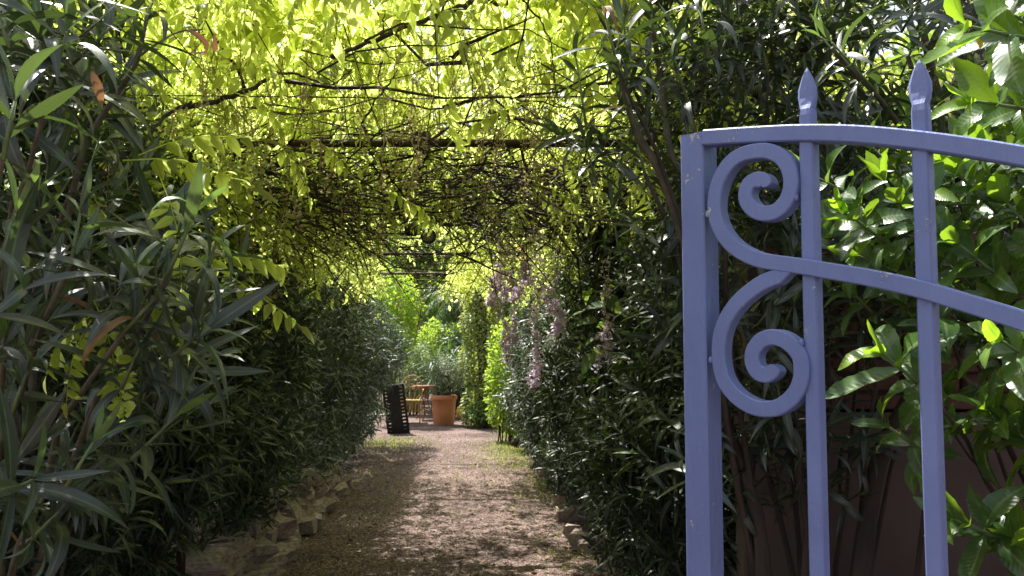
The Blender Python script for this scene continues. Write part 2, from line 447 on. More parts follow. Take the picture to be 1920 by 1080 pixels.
# ------------------------------------------------------------------ leaf templates: dict V (n,3) along +Y, Q, T, UV, tj (tint jitter)
def tmpl_leaf(prof, ratio, bend, fold, nsec=6, twist=0.0, side=0.0, wav=0.0, serr=0.0):
    """prof: list (t, halfwidth 0..1); unit length along +Y, upper face +Z, tip sinks by bend"""
    ts = np.linspace(0, 1, nsec + 1)
    pt = np.array([p[0] for p in prof]); pw = np.array([p[1] for p in prof])
    V = []; UV = []; Q = []; T = []; idx = []
    ang = 0.0; y = z = 0.0; x = 0.0
    for i, t in enumerate(ts):
        if i:
            d = (ts[i] - ts[i - 1])
            ang = bend * (t + ts[i - 1]) * 0.5 * 1.6
            y += d * math.cos(ang); z -= d * math.sin(ang)
        x = side * math.sin(t * math.pi * 0.8) * 0.08
        w = np.interp(t, pt, pw) * ratio * 0.5
        if serr and 0 < i < nsec: w *= 1 + serr * (1 if i % 2 else -1)
        tw = twist * t
        zz = wav * math.sin(t * 9.0) * ratio * 0.5
        if w < 1e-4 or i in (0, nsec):
            idx.append((len(V),)); V.append((x, y, z)); UV.append((0, t))
        else:
            k = len(V)
            cx_, sx_ = math.cos(tw), math.sin(tw)
            V.append((x, y, z))
            for s in (-1, 1):
                lx = s * w * math.cos(fold); lz = w * math.sin(fold) + s * zz
                V.append((x + lx * cx_ - lz * sx_, y, z + lx * sx_ + lz * cx_))
            UV += [(0, t), (1, t), (1, t)]
            idx.append((k, k + 1, k + 2))
    for a, b in zip(idx[:-1], idx[1:]):
        if len(a) == 1: T += [(a[0], b[0], b[1]), (a[0], b[2], b[0])]
        elif len(b) == 1: T += [(a[1], a[0], b[0]), (a[0], a[2], b[0])]
        else: Q += [(a[1], a[0], b[0], b[1]), (a[0], a[2], b[2], b[0])]
    V = np.array(V, float)
    return dict(V=V, Q=np.array(Q, int).reshape(-1, 4), T=np.array(T, int).reshape(-1, 3), UV=np.array(UV, float), J=np.zeros(len(V)))
def rotm(axis, a):
    return np.array(Matrix.Rotation(a, 3, axis))
def merge(parts):
    V = []; Q = []; T = []; UV = []; J = []; n = 0
    for p in parts:
        V.append(p['V']); UV.append(p['UV']); J.append(p['J'])
        Q.append(p['Q'] + n); T.append(p['T'] + n); n += len(p['V'])
    return dict(V=np.vstack(V), Q=np.vstack(Q), T=np.vstack(T), UV=np.vstack(UV), J=np.concatenate(J))
def xf(p, Rm, t, s=1.0, j=0.0):
    return dict(V=(p['V'] * s) @ Rm.T + np.asarray(t), Q=p['Q'], T=p['T'], UV=p['UV'], J=p['J'] + j)
def tube_part(pts, rad, sides=3):
    tb = Tubes(); tb.add(pts, rad, sides)
    V = np.concatenate(tb.V)
    return dict(V=V, Q=np.concatenate(tb.Q), T=np.array(tb.T).reshape(-1, 3), UV=np.full((len(V), 2), 0.5), J=np.zeros(len(V)))

LANCE = [(0, 0.15), (0.08, 0.42), (0.25, 0.82), (0.45, 1.0), (0.65, 0.85), (0.85, 0.42), (1, 0)]
ELLIP = [(0, 0.1), (0.1, 0.42), (0.3, 0.86), (0.5, 1.0), (0.7, 0.86), (0.88, 0.42), (1, 0)]
OVATE = [(0, 0.3), (0.12, 0.85), (0.3, 1.0), (0.55, 0.85), (0.8, 0.4), (1, 0)]
OLE_NEAR = [tmpl_leaf(LANCE, 0.160, b, f, 8, tw, sd) for b, f, tw, sd in ((0.15, 0.25, 0.1, 0.3), (0.45, 0.2, -0.3, -0.4), (0.8, 0.3, 0.35, 0.5), (0.3, 0.35, 0.6, -0.8), (1.15, 0.25, -0.2, 0.2), (0.6, 0.5, 0.9, 0.9), (-0.25, 0.3, -0.5, -0.6), (1.5, 0.4, 0.5, 0.1))]
OLE_MID = [tmpl_leaf(LANCE, 0.145, b, f, 4, tw) for b, f, tw in ((0.2, 0.25, 0.1), (0.5, 0.2, -0.3), (0.85, 0.3, 0.3), (1.1, 0.2, 0.2))]
OLE_FAR = [tmpl_leaf(LANCE, 0.15, b, 0.3, 3) for b in (0.3, 0.7, 1.0)]
WITHERED = [tmpl_leaf(LANCE, 0.13, b, f, 8, tw, .4) for b, f, tw in ((1.2, .7, .8), (1.9, .8, -.6), (.8, .5, 1.2))]
LAU_NEAR = [tmpl_leaf(ELLIP, 0.41, b, f, 12, tw, sd, wv, 0.05) for b, f, tw, sd, wv in ((0.2, 0.3, 0.1, 0.3, 0.15), (0.5, 0.45, -0.3, -0.5, 0.12), (0.75, 0.25, 0.3, 0.8, 0.2), (-0.1, 0.5, 0.2, -0.3, 0.1), (0.9, 0.4, -0.5, 0.4, 0.15))]
LAU_MID = [tmpl_leaf(ELLIP, 0.38, b, f, 5, tw) for b, f, tw in ((0.2, 0.3, 0.1), (0.6, 0.4, -0.3), (0.85, 0.3, 0.3))]
SMALL = [tmpl_leaf(OVATE, 0.5, b, 0.25, 3) for b in (0.2, 0.6)]
OLIVE = [tmpl_leaf(LANCE, 0.2, b, 0.2, 3) for b in (0.1, 0.5)]
BLADE = [tmpl_leaf([(0, 0.8), (0.4, 1.0), (0.8, 0.6), (1, 0)], 0.05, b, 0.35, 5) for b in (0.25, 0.6, 1.0)]

def compound(npairs, nsec, droop, seed, ratio=0.42):
    r = random.Random(seed)
    parts = []
    pts = []
    y = z = 0.0
    n = 9
    for i in range(n):
        t = i / (n - 1)
        a = droop * t * 1.3
        if i: y += math.cos(a) / (n - 1); z -= math.sin(a) / (n - 1)
        pts.append((0.03 * math.sin(t * 4 + seed), y, z))
    pts = np.array(pts)
    parts.append(tube_part(pts[::2], 0.006, 3))
    lt = [tmpl_leaf(OVATE, ratio, b, 0.22, nsec, wav=0.0) for b in (0.25, 0.6, 0.95)]
    for k in range(npairs):
        t = 0.24 + 0.72 * k / npairs
        p = np.array([np.interp(t, np.linspace(0, 1, n), pts[:, c]) for c in range(3)])
        for s in (-1, 1):
            ln = (0.25 - 0.05 * abs(t - 0.5)) * r.uniform(0.85, 1.1)
            Rm = rotm('X', -droop * t * 1.2) @ rotm('Z', -s * R(r.uniform(52, 72))) @ rotm('Y', s * R(r.uniform(-5, 30))) @ rotm('X', -R(r.uniform(-5, 30)))
            parts.append(xf(r.choice(lt), Rm, p, ln, r.uniform(-0.12, 0.12)))
    parts.append(xf(lt[0], rotm('X', -droop * 1.25), pts[-1], 0.27, 0.05))
    return merge(parts)
WIS_NEAR = [compound(6, 4, d, i) for i, d in enumerate((0.3, 0.7, 1.0, 0.5, 1.3))]
WIS_MID = [compound(5, 2, d, i, 0.46) for i, d in enumerate((0.4, 0.8, 1.2))]

def floret(seed):
    r = random.Random(seed)
    parts = []
    for k in range(4):
        t = tmpl_leaf(OVATE, 0.95, r.uniform(0.2, 0.9), 0.5, 2)
        parts.append(xf(t, rotm('Z', k * 1.57 + r.uniform(-.4, .4)) @ rotm('X', R(r.uniform(-60, 10))), (0, 0, 0), r.uniform(0.7, 1.1), r.uniform(-.15, .15)))
    return merge(parts)
FLO = [floret(i) for i in range(3)]

# ------------------------------------------------------------------ leaf clouds
class Cloud:
    def __init__(s): s.P = []; s.D = []; s.U = []; s.L = []; s.T = []
    def add(s, P, D, U, L, T):
        P = np.atleast_2d(P)
        n = len(P)
        s.P.append(P); s.D.append(np.broadcast_to(D, (n, 3))); s.U.append(np.broadcast_to(U, (n, 3)))
        s.L.append(np.broadcast_to(L, (n,))); s.T.append(np.broadcast_to(T, (n,)))
    def arrays(s):
        P = np.vstack(s.P); D = unit(np.vstack(s.D)); U = np.vstack(s.U)
        X = unit(np.cross(D, U) + 1e-6); Z = np.cross(X, D)
        return P, np.stack([X, D, Z], -1), np.concatenate(s.L), np.clip(np.concatenate(s.T), 0, 1)
def bake(name, P, Rm, L, T, tm, rs=None):
    V = []; Q = []; TT = []; UV = []; TI = []; n = 0
    var = (rs or rng).integers(0, len(tm), len(P))
    for k, t in enumerate(tm):
        m = np.where(var == k)[0]
        if len(m) == 0: continue
        v = np.einsum('nij,vj->nvi', Rm[m], t['V']) * L[m][:, None, None] + P[m][:, None, :]
        nv = len(t['V']); off = (np.arange(len(m)) * nv + n)[:, None, None]
        V.append(v.reshape(-1, 3)); Q.append((t['Q'][None] + off).reshape(-1, 4)); TT.append((t['T'][None] + off).reshape(-1, 3))
        UV.append(np.tile(t['UV'], (len(m), 1))); TI.append((T[m][:, None] + t['J'][None]).ravel())
        n += nv * len(m)
    return mesh_np(name, np.vstack(V), np.vstack(Q), np.vstack(TT), np.vstack(UV), np.clip(np.concatenate(TI), 0, 1))
_shared = {}
def shared_meshes(key, tm, mat, levels=5):
    if key not in _shared:
        out = []
        for k, t in enumerate(tm):
            row = []
            for l in range(levels):
                ti = np.clip(t['J'] + l / (levels - 1), 0, 1)
                me = mesh_np(f"{key}_{k}_{l}", t['V'], t['Q'], t['T'], t['UV'], ti)
                me.materials.append(mat)
                row.append(me)
            out.append(row)
        _shared[key] = out
    return _shared[key]
def plant_leaves(parent, cloud, key, near, far, mat, n_obj=300, piece='leaf', mass='foliage', minpx=9, maxdepth=99):
    P, Rm, L, T = cloud.arrays()
    px, py, d = project(P + Rm[:, :, 1] * L[:, None] * 0.5)
    show = np.where((px > -60) & (px < 1980) & (py > -60) & (py < 1140) & (d > 0.2) & (d < maxdepth), L * FPX / np.maximum(d, .1), 0)
    order = np.argsort(-show)
    pick = [i for i in order[:n_obj] if show[i] > minpx]
    rest = np.ones(len(P), bool); rest[pick] = False
    if pick:
        sm = shared_meshes(key, near, mat)
        off = Vector(parent.location)
        for i in pick:
            me = sm[random.randrange(len(sm))][int(round(T[i] * 4))]
            old = key.startswith('oleander') and random.random() < .022
            if old: dm = shared_meshes('withered', WITHERED, M['dead']); me = dm[random.randrange(len(dm))][random.randrange(1, 5)]
            o = bpy.data.objects.new(piece, me)
            if old: o['label'] = 'withered yellow brown leaf'
            COL.objects.link(o)
            o.parent = parent
            m3 = Rm[i] * L[i]
            M4 = Matrix(((m3[0, 0], m3[0, 1], m3[0, 2], P[i, 0] - off.x), (m3[1, 0], m3[1, 1], m3[1, 2], P[i, 1] - off.y), (m3[2, 0], m3[2, 1], m3[2, 2], P[i, 2] - off.z), (0, 0, 0, 1)))
            o.matrix_local = M4
    if rest.any():
        f = link(mass, bake(mass, P[rest], Rm[rest], L[rest], T[rest], far), mat, parent)
        f['kind'] = 'stuff'
    return len(pick), int(rest.sum())

def shoots(cloud, B, D, length, nw, leaf_len, per=3, tint0=0.1, tint1=0.85, spread=(80, 22), bendup=0.0):
    """whorls of per leaves along shoots; vectorised over shoots"""
    B = np.atleast_2d(np.asarray(B, float)); n = len(B)
    D = unit(np.broadcast_to(np.asarray(D, float), (n, 3)))
    length = np.broadcast_to(length, (n,)); leaf_len = np.broadcast_to(leaf_len, (n,))
    ref = np.where(np.abs(D[:, 2:3]) < 0.9, np.array([[0, 0, 1.0]]), np.array([[1.0, 0, 0]]))
    a = unit(np.cross(D, ref)); b = np.cross(D, a)
    ph0 = rng.uniform(0, 6.28, n)
    for k in range(nw):
        t = k / max(1, nw - 1)
        for j in range(per):
            ph = ph0 + k * math.pi / per + j * 2 * math.pi / per + rng.normal(0, 0.25, n)
            op = np.radians(spread[0] + (spread[1] - spread[0]) * t ** 1.3 + rng.normal(0, 9, n))
            out = np.cos(ph)[:, None] * a + np.sin(ph)[:, None] * b
            d = np.cos(op)[:, None] * D + np.sin(op)[:, None] * out
            up = D * np.sin(op)[:, None] - out * np.cos(op)[:, None] + np.array([0, 0, 0.25])
            base = B + D * (length * t)[:, None]
            ll = leaf_len * (0.75 + 0.35 * math.sin(math.pi * min(1, 0.2 + 0.75 * (1 - t)))) * rng.uniform(0.8, 1.15, n) * (0.72 if k == nw - 1 else 1)
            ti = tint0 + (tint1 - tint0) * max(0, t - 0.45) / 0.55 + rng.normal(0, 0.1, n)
            keep = rng.random(n) > 0.06
            cloud.add(base[keep], d[keep], up[keep], ll[keep], ti[keep])

# ================================================================== GROUND
def sheet(name, x0, x1, y0, y1, nx, ny, zf, mat):
    xs = np.linspace(x0, x1, nx); ys = np.linspace(y0, y1, ny)
    X, Y = np.meshgrid(xs, ys)
    Z = zf(X, Y)
    V = np.stack([X.ravel(), Y.ravel(), Z.ravel()], -1)
    i = (np.arange(ny - 1)[:, None] * nx + np.arange(nx - 1)[None]).ravel()
    Q = np.stack([i, i + 1, i + nx + 1, i + nx], -1)
    o = link(name, mesh_np(name, V, Q), mat)
    o['kind'] = 'structure'
    return o
sheet('ground', -160, 160, -60, 260, 33, 33, lambda X, Y: X * 0 - 0.012, M['earth'])
def path_mesh():
    ys = np.concatenate([np.arange(-3, 15.0, 0.12), np.arange(15.0, 27, 0.4)])
    nx = 26
    V = []
    for y in ys:
        wl = 1.14 + 0.08 * math.sin(y * 2.1) + 0.05 * math.sin(y * 5.3)
        wr = 1.12 + 0.08 * math.sin(y * 1.7 + 1) + 0.05 * math.sin(y * 4.3)
        if y > 14.5: g = min(1, (y - 14.5) / 1.5); wl += 3.5 * g; wr += 3.0 * g
        if y < 3.2: g = min(1, (3.2 - y) / 1.5); wl += 2.2 * g; wr += 3.0 * g
        for i in range(nx):
            s = i / (nx - 1)
            x = xc(y) - wl + (wl + wr) * s
            e = min(s, 1 - s) * nx / 2
            z = 0.006 + 0.012 * mnoise.noise(Vector((x * 1.5, y * 1.5, 0))) - (0.015 if e < 0.4 else 0)
            V.append((x, y, max(z, -0.008) if 0 < i < nx - 1 else -0.03))
    i = (np.arange(len(ys) - 1)[:, None] * nx + np.arange(nx - 1)[None]).ravel()
    Q = np.stack([i, i + 1, i + nx + 1, i + nx], -1)
    o = link('gravel_path', mesh_np('gravel_path', V, Q), M['gravel'])
    o['kind'] = 'structure'
path_mesh()
def pebbles():
    bm = bmesh.new(); bmesh.ops.create_icosphere(bm, subdivisions=1, radius=1.0)
    base = np.array([v.co[:] for v in bm.verts]); F = np.array([[v.index for v in f.verts] for f in bm.faces]); bm.free()
    octa = np.array([(1, 0, 0), (-1, 0, 0), (0, 1, 0), (0, -1, 0), (0, 0, 1)], float)
    OF = np.array([(0, 2, 4), (2, 1, 4), (1, 3, 4), (3, 0, 4)])
    n = 34000
    y = 4.6 + 10.5 * rng.random(n) ** 1.9
    x = xc(y) + np.clip(rng.normal(0, 0.62, n), -1.2, 1.2)
    s = rng.gamma(2.2, 0.0026, n) + 0.003
    s = np.minimum(s, 0.028)
    V = octa[None] * (s[:, None, None] * rng.uniform(0.6, 1.3, (n, 5, 3)) * np.array([1, 1, 0.75]))
    a = rng.uniform(0, 6.28, n); c, sn = np.cos(a), np.sin(a)
    Vx = V[:, :, 0] * c[:, None] - V[:, :, 1] * sn[:, None]; Vy = V[:, :, 0] * sn[:, None] + V[:, :, 1] * c[:, None]
    z = np.array([0.004 + 0.012 * mnoise.noise(Vector((xx * 1.5, yy * 1.5, 0))) for xx, yy in zip(x, y)])
    W = np.stack([Vx + x[:, None], Vy + y[:, None], V[:, :, 2] + z[:, None]], -1).reshape(-1, 3)
    T = (OF[None] + (np.arange(n) * 5)[:, None, None]).reshape(-1, 3)
    tint = np.repeat(rng.beta(1.6, 2.0, n), 5)
    o = link('loose_gravel', mesh_np('loose_gravel', W, None, T, None, tint, smooth=False), M['pebble'])
    o['kind'] = 'stuff'; o['label'] = 'loose gravel and chips scattered over the path'
pebbles()
def litter():
    c = Cloud(); n = 900
    y = 4.8 + 9 * rng.random(n) ** 1.5
    x = xc(y) + rng.choice([-1, 1], n) * (1.15 - np.abs(rng.normal(0, 0.45, n)))
    a = rng.uniform(0, 6.28, n)
    c.add(np.stack([x, y, np.full(n, 0.02)], -1), np.stack([np.cos(a), np.sin(a), rng.normal(0, .1, n)], -1), np.array([0, 0, 1.0]), rng.uniform(0.03, 0.09, n), rng.uniform(0, 0.8, n))
    n = 650
    y = 4.8 + 8 * rng.random(n) ** 1.6; x = xc(y) + rng.uniform(-1.1, 1.1, n); a = rng.uniform(0, 6.28, n)
    c.add(np.stack([x, y, np.full(n, 0.02)], -1), np.stack([np.cos(a), np.sin(a), rng.normal(0, .2, n)], -1), np.array([0, 0, 1.0]), rng.uniform(0.012, 0.04, n), rng.uniform(0.2, 1.0, n))
    P, Rm, L, T = c.arrays()
    o = link('leaf_litter', bake('leaf_litter', P, Rm, L, T, OLE_FAR + SMALL), M['dead'])
    o['kind'] = 'stuff'; o['label'] = 'dry fallen leaves along the path edges'
litter()
def grass_patch():
    c = Cloud()
    for (cx_, cy_, rx, ry, n) in ((0.02, 12.8, 0.35, 1.7, 3400), (-1.95, 13.6, 0.55, 0.8, 1800), (0.25, 9.5, 0.25, 1.6, 500), (0.42, 6.3, 0.2, 0.8, 200), (-0.3, 11.5, 0.6, 1.8, 350), (-1.75, 10.5, .25, 2.0, 300)):
        x = cx_ + rng.normal(0, rx * 0.6, n); y = cy_ + rng.normal(0, ry * 0.6, n)
        d = np.stack([rng.normal(0, .5, n), rng.normal(0, .5, n), np.ones(n)], -1)
        c.add(np.stack([x, y, np.zeros(n)], -1), d, rng.normal(0, 1, (n, 3)), rng.uniform(0.025, 0.07, n), rng.uniform(0.2, 1, n))
    P, Rm, L, T = c.arrays()
    o = link('grass', bake('grass', P, Rm, L, T, [tmpl_leaf([(0, .8), (.5, 1), (1, 0)], 0.16, 0.8, 0.2, 3)]), M['grass'])
    o['kind'] = 'stuff'; o['label'] = 'short yellowish grass creeping onto the gravel'
grass_patch()

# ================================================================== WALL behind the gate
WY = 3.25
def garden_wall():
    rt = root('garden_wall', 'brown stucco garden wall with brick top courses behind the blue gate', 'wall', (0.8, WY, 0))
    bm = box_bm(2.55, WY + 0.12, 0.62, 3.3, 0.24, 1.28)
    link('wall_panel', bm_mesh('wall_panel', bm), M['stucco'], rt)
    bm = bmesh.new(); box_bm(2.55, WY + 0.135, 1.26 + 0.36, 3.28, 0.2, 0.70, bm=bm)
    link('mortar', bm_mesh('mortar', bm), M['stucco'], rt)
    vs = []
    for k in range(4):
        b = box_bm(0, 0, 0, 0.215, 0.11, 0.058, 0.006)
        for v in b.verts: v.co += Vector((random.uniform(-.002, .002), random.uniform(-.003, .003), random.uniform(-.002, .002)))
        me = bm_mesh('brick', b); me.materials.append(M['brick']); vs.append(me)
    for r_ in range(10):
        z = 1.30 + r_ * 0.07
        x = 0.92 + (0.11 if r_ % 2 else 0) + 0.11
        while x < 4.1:
            o = bpy.data.objects.new('brick', vs[random.randrange(4)]); COL.objects.link(o); o.parent = rt
            o.location = (x - 0.8 + random.uniform(-.002, .002), 0.082 - 0.012 + random.uniform(-.004, .004), z)
            x += 0.228
garden_wall()

def unseen_gate_pillar():  # added out of view so the gate's right-hand faces get less sky
    rt = root('unseen_gate_pillar', 'unseen stucco gate pillar and wing wall, added right of the view to block sky light', 'pillar', (1.62, 0.86, 0))
    bm = box_bm(1.62, .86, 1.1, .5, .5, 2.24, .01); link('shaft', bm_mesh('shaft', bm), M['stucco'], rt)
    bm = box_bm(1.62, .86, 2.26, .6, .6, .08, .015); link('cap', bm_mesh('cap', bm), M['stone'], rt)
    bm = box_bm(3.6, .86, 1.05, 3.44, .26, 2.14, .01); link('unseen_wing_wall', bm_mesh('unseen_wing_wall', bm), M['stucco'], rt)
unseen_gate_pillar()

# ================================================================== PERGOLA
def pergola():
    rt = root('pergola', 'rusty brown steel pergola of tubes and wires carrying the climber over the path', 'pergola', (xc(4.5), 4.5, 0))
    H = 2.60
    ys = [4.5, 7.15, 9.8, 12.4]
    for y in ys:
        t = Tubes(); c = xc(y)
        t.add([(c - 1.30, y, H), (c + 1.38, y, H)], 0.022 if y < 5 else 0.018, 8)
        link('cross_beam', t.mesh('cross_beam'), M['rust'], rt)
    for s in (-1.28, 1.36):
        for (ya, yb) in zip([2.9] + ys[:-1], ys):
            t = Tubes()
            t.add([(xc(ya) + s, ya, H - 0.03), ((xc(ya) + xc(yb)) / 2 + s + .01, (ya + yb) / 2, H - 0.045), (xc(yb) + s, yb, H - 0.03)], 0.021, 6)
            link('side_rail', t.mesh('side_rail'), M['rust'], rt)
        for y in ys:
            t = Tubes(); t.add([(xc(y) + s, y, -0.1), (xc(y) + s, y, H + 0.02)], 0.024, 8)
            link('post', t.mesh('post'), M['rust'], rt)
    for y in ys[:2]:
        for s in (-1.28, 1.36, -0.05):
            bm = box_bm(xc(y) + s, y, H + 0.005, 0.09 if s < 0 else .03, 0.06, 0.075 if s != -0.05 else 0.11, 0.006)
            link('clamp', bm_mesh('clamp', bm), M['rust'], rt)
    for k in range(9):
        x = -1.2 + k * 0.31
        t = Tubes()
        t.add([(xc(y) + x + .01 * math.sin(k + y), y, H + 0.03 - 0.02 * math.sin((y - 2.9) * 1.2)) for y in np.arange(2.9, 12.5, 0.8)], 0.0028, 3)
        link('wire', t.mesh('wire'), M['rust'], rt)
    for k, y in enumerate([3.7, 5.2, 6.0, 6.6, 8.4]):
        t = Tubes(); c = xc(y)
        t.add([(c - 1.3, y, H + 0.02), (c, y, H + 0.005 + 0.03 * math.sin(k)), (c + 1.36, y, H + 0.02)], 0.003, 4)
        link('wire', t.mesh('wire'), M['rust'], rt)
pergola()

# ================================================================== WISTERIA
def in_canopy_density(x, y):
    return mnoise.noise(Vector((x * 1.1, y * 1.1, 3.3)))
LAMP = at(803, 444, 7.0)
def near_lamp(P):
    """growth kept clear of the lamp and its beam of light towards the gate"""
    a, b, d = project(P)
    return (np.hypot(a - 800, b - 445) < 34) & (d < 7.3)
def wisteria():
    rt = root('wisteria_vine', 'yellow green backlit climbing vine roofing the pergola over the gravel path', 'climber', (xc(4.5) - 1.4, 4.7, 0))
    c = Cloud()
    # roof
    n = 10500
    y = 2.3 + 10.6 * rng.random(n) ** 1.45
    x = xc(y) + rng.uniform(-2.6, 2.5, n)
    x = np.where(y < 2.9, np.minimum(x, xc(y) + .3 - rng.random(n) * 1.5), x)
    y = np.where((x > -.35) & (y < 2.85), y + .6, y)
    keep = []
    for i in range(n):
        d = in_canopy_density(x[i], y[i])
        lim = 0.95 if y[i] < 7.5 else 0.30
        if y[i] > 7.3 and abs(x[i] - xc(y[i]) - .1) < .8: lim = 0.10
        
        if y[i] < 4.4: lim = 0.34
        if y[i] < 3.1: lim = 0.10
        if x[i] > xc(y[i]) + 1.15 and y[i] < 4.3: lim = 0.0
        keep.append(rng.random() < lim * (1.0 + 1.6 * d))
    keep = np.array(keep); x, y = x[keep], y[keep]; n = len(x)
    z = 2.62 + rng.gamma(1.6, 0.24, n) * np.where(y < 4.4, .8, 1) + np.where(y < 4.4, .20, 0) + 0.07 * np.sin(x * 5 + y * 3)
    a = rng.uniform(0, 6.28, n)
    D = np.stack([np.cos(a), np.sin(a), rng.uniform(-0.5, 0.35, n)], -1)
    U = np.stack([rng.normal(0, .35, n), rng.normal(0, .35, n), np.ones(n)], -1)
    c.add(np.stack([x, y, z], -1), D, U, rng.uniform(0.19, 0.32, n) * np.where(y < 4.2, 1.3, 1.0), rng.beta(3, 2, n))
    # upper storey of the roof: dense sunlit sprays on top of the old growth
    n = 6300
    y = 2.9 + 8.1 * rng.random(n) ** 1.1; x = xc(y) + rng.uniform(-2.9, 2.6, n)  # hidden stretch over the far path is added to shade it
    d = np.array([in_canopy_density(a_ + 7, b_) for a_, b_ in zip(x, y)])
    ok = (rng.random(n) < .75 + 1.1 * d) & ~((x > xc(y) + 1.0) & (y < 4.3)); x, y = x[ok], y[ok]; n = len(x)
    a = rng.uniform(0, 6.28, n)
    c.add(np.stack([x, y, 3.35 + .28 * np.sin(x * 2.1 + 1) * np.sin(y * 1.7) + rng.normal(0, .16, n)], -1), np.stack([np.cos(a), np.sin(a), rng.uniform(-.5, .2, n)], -1),
          np.stack([rng.normal(0, .3, n), rng.normal(0, .3, n), np.ones(n)], -1), rng.uniform(.26, .42, n), rng.beta(5, 2, n))
    # extra roof leaves, mostly out of view, added to shade the oleander behind the gate
    n = 420
    x = rng.uniform(.1, 1.7, n); y = rng.uniform(2.95, 4.3, n)
    a = rng.uniform(0, 6.28, n)
    c.add(np.stack([x, y, rng.uniform(3.1, 3.5, n)], -1), np.stack([np.cos(a), np.sin(a), rng.uniform(-.4, .3, n)], -1), np.stack([rng.normal(0, .3, n), rng.normal(0, .3, n), np.ones(n)], -1), rng.uniform(.24, .36, n), rng.beta(3, 2, n))
    # hanging sprays below the roof and on the shoulders
    n = 900
    y = 3.0 + 9.5 * rng.random(n) ** 1.1
    side = rng.choice([-1, -1, 1], n)
    x = xc(y) + np.where(side < 0, -1.25 + np.abs(rng.normal(0, .22, n)), 1.3 - np.abs(rng.normal(0, .3, n)))
    z = 2.55 - np.abs(rng.normal(0, 0.22, n))
    D = np.stack([rng.normal(0, .6, n), rng.normal(0, .6, n), -rng.uniform(0.1, 0.9, n)], -1)
    U = np.stack([rng.normal(0, .5, n), -0.5 + rng.normal(0, .4, n), np.ones(n) * .8], -1)
    c.add(np.stack([x, y, z], -1), D, U, rng.uniform(0.16, 0.27, n), rng.beta(2.5, 2.5, n))
    n = 380
    y = rng.uniform(4.75, 7.2, n); x = xc(y) + rng.uniform(-1.4, 1.5, n); z = 2.58 - np.abs(rng.normal(0, 0.13, n))
    D = np.stack([rng.normal(0, .8, n), rng.normal(0, .6, n), -rng.uniform(0.0, 0.6, n)], -1)
    c.add(np.stack([x, y, z], -1), D, np.stack([rng.normal(0, .4, n), -.3 + rng.normal(0, .4, n), np.ones(n)], -1), rng.uniform(0.17, 0.27, n), rng.beta(2.5, 2.5, n))
    # single sprays that show on their own in the picture: px, py, depth, dir, length
    hero = [(230, 300, 1.95, (0.8, 0, .1), .30), (260, 290, 1.95, (.7, .1, .4), .28), (300, 330, 2.0, (.3, 0, -.9), .28), (440, 175, 2.9, (1, 0, 0), .28),
            (700, 352, 3.9, (1, 0, -.1), .34), (1010, 345, 3.6, (1, 0, -.1), .25), (1000, 350, 3.6, (.6, -.3, -.4), .22), (350, 510, 2.3, (1, 0, .7), .30), (420, 510, 2.4, (1, 0, -.5), .26),
            (190, 585, 1.9, (-.6, 0, -.2), .22), (175, 560, 1.9, (.3, 0, -.8), .24), (170, 600, 1.9, (-.4, 0, -.8), .2), (210, 670, 1.9, (.2, 0, -1), .2), (230, 565, 1.9, (.9, 0, .1), .2),
            (130, 355, 2.4, (.9, 0, -.2), .22), (560, 250, 3.6, (.8, 0, -.3), .3), (500, 270, 3.6, (.9, -.2, -.3), .3), (860, 150, 3.0, (-.5, .2, -.6), .3), (1000, 190, 3.1, (-.9, 0, -.2), .3),
            (960, 60, 2.9, (-.4, 0, -.8), .3), (690, 500, 6.5, (-.5, 0, -.8), .3), (650, 450, 6.5, (.5, 0, -.8), .3), (620, 500, 6.0, (-.7, 0, -.5), .3), (660, 470, 6.3, (-.9, 0, -.1), .3), (690, 470, 6.3, (.2, 0, -.9), .3)]
    for px, py, Y, d, L in hero:
        c.add(np.array([at(px, py, Y)]), np.array([d]), np.array([(0.1, -0.55, 0.8)]), L, 0.75)
    # sunlit sprays hanging at the far mouth of the tunnel (right half)
    n = 210
    px = rng.normal(880, 32, n); py = rng.uniform(415, 535, n); Y = rng.uniform(9.5, 12.8, n)
    P = np.array([at(a_, b_, c_)[:] for a_, b_, c_ in zip(px, py, Y)])
    D = np.stack([rng.normal(-.3, .6, n), rng.normal(0, .6, n), -rng.uniform(0, 0.7, n)], -1)
    c.add(P, D, np.stack([rng.normal(0, .4, n), rng.normal(0, .4, n), np.ones(n)], -1), rng.uniform(.22, .34, n), rng.uniform(.6, 1, n))
    P_, R_, L_, T_ = c.arrays()
    bad = np.zeros(len(P_), bool)
    for f in (0, .35, .7, 1.0): bad |= near_lamp(P_ + R_[:, :, 1] * (L_ * f)[:, None])
    pa, pb, pd = project(P_ + R_[:, :, 1] * (L_ * .6)[:, None])
    bad |= (pb > 432) & (pa > 715) & (pa < 835) & (pd > 3) & (rng.random(len(P_)) < .8)
    # roof leaves removed along sun rays to light the flower racemes and the path
    sv = np.array(_sd); mid_ = P_ + R_[:, :, 1] * (L_ * .5)[:, None]
    for g, rad in (((.17, 5.3, 1.65), .30), ((.48, 5.0, 1.65), .28), ((-.05, 6.4, 1.8), .30), ((-.25, 7.7, 0), .32), ((.1, 6.0, 0), .25), ((-.5, 10.2, 0), .35)):
        w_ = mid_ - np.array(g); al = w_ @ sv
        bad |= (np.linalg.norm(w_ - al[:, None] * sv, axis=1) < rad) & (al > .5) & (rng.random(len(P_)) < .85)
    c = Cloud(); c.add(P_[~bad], R_[~bad][:, :, 1], R_[~bad][:, :, 2], L_[~bad], T_[~bad])
    print('wisteria', plant_leaves(rt, c, 'wisleaf', WIS_NEAR, WIS_MID, M['wisteria'], 300, 'leaf', 'foliage'))
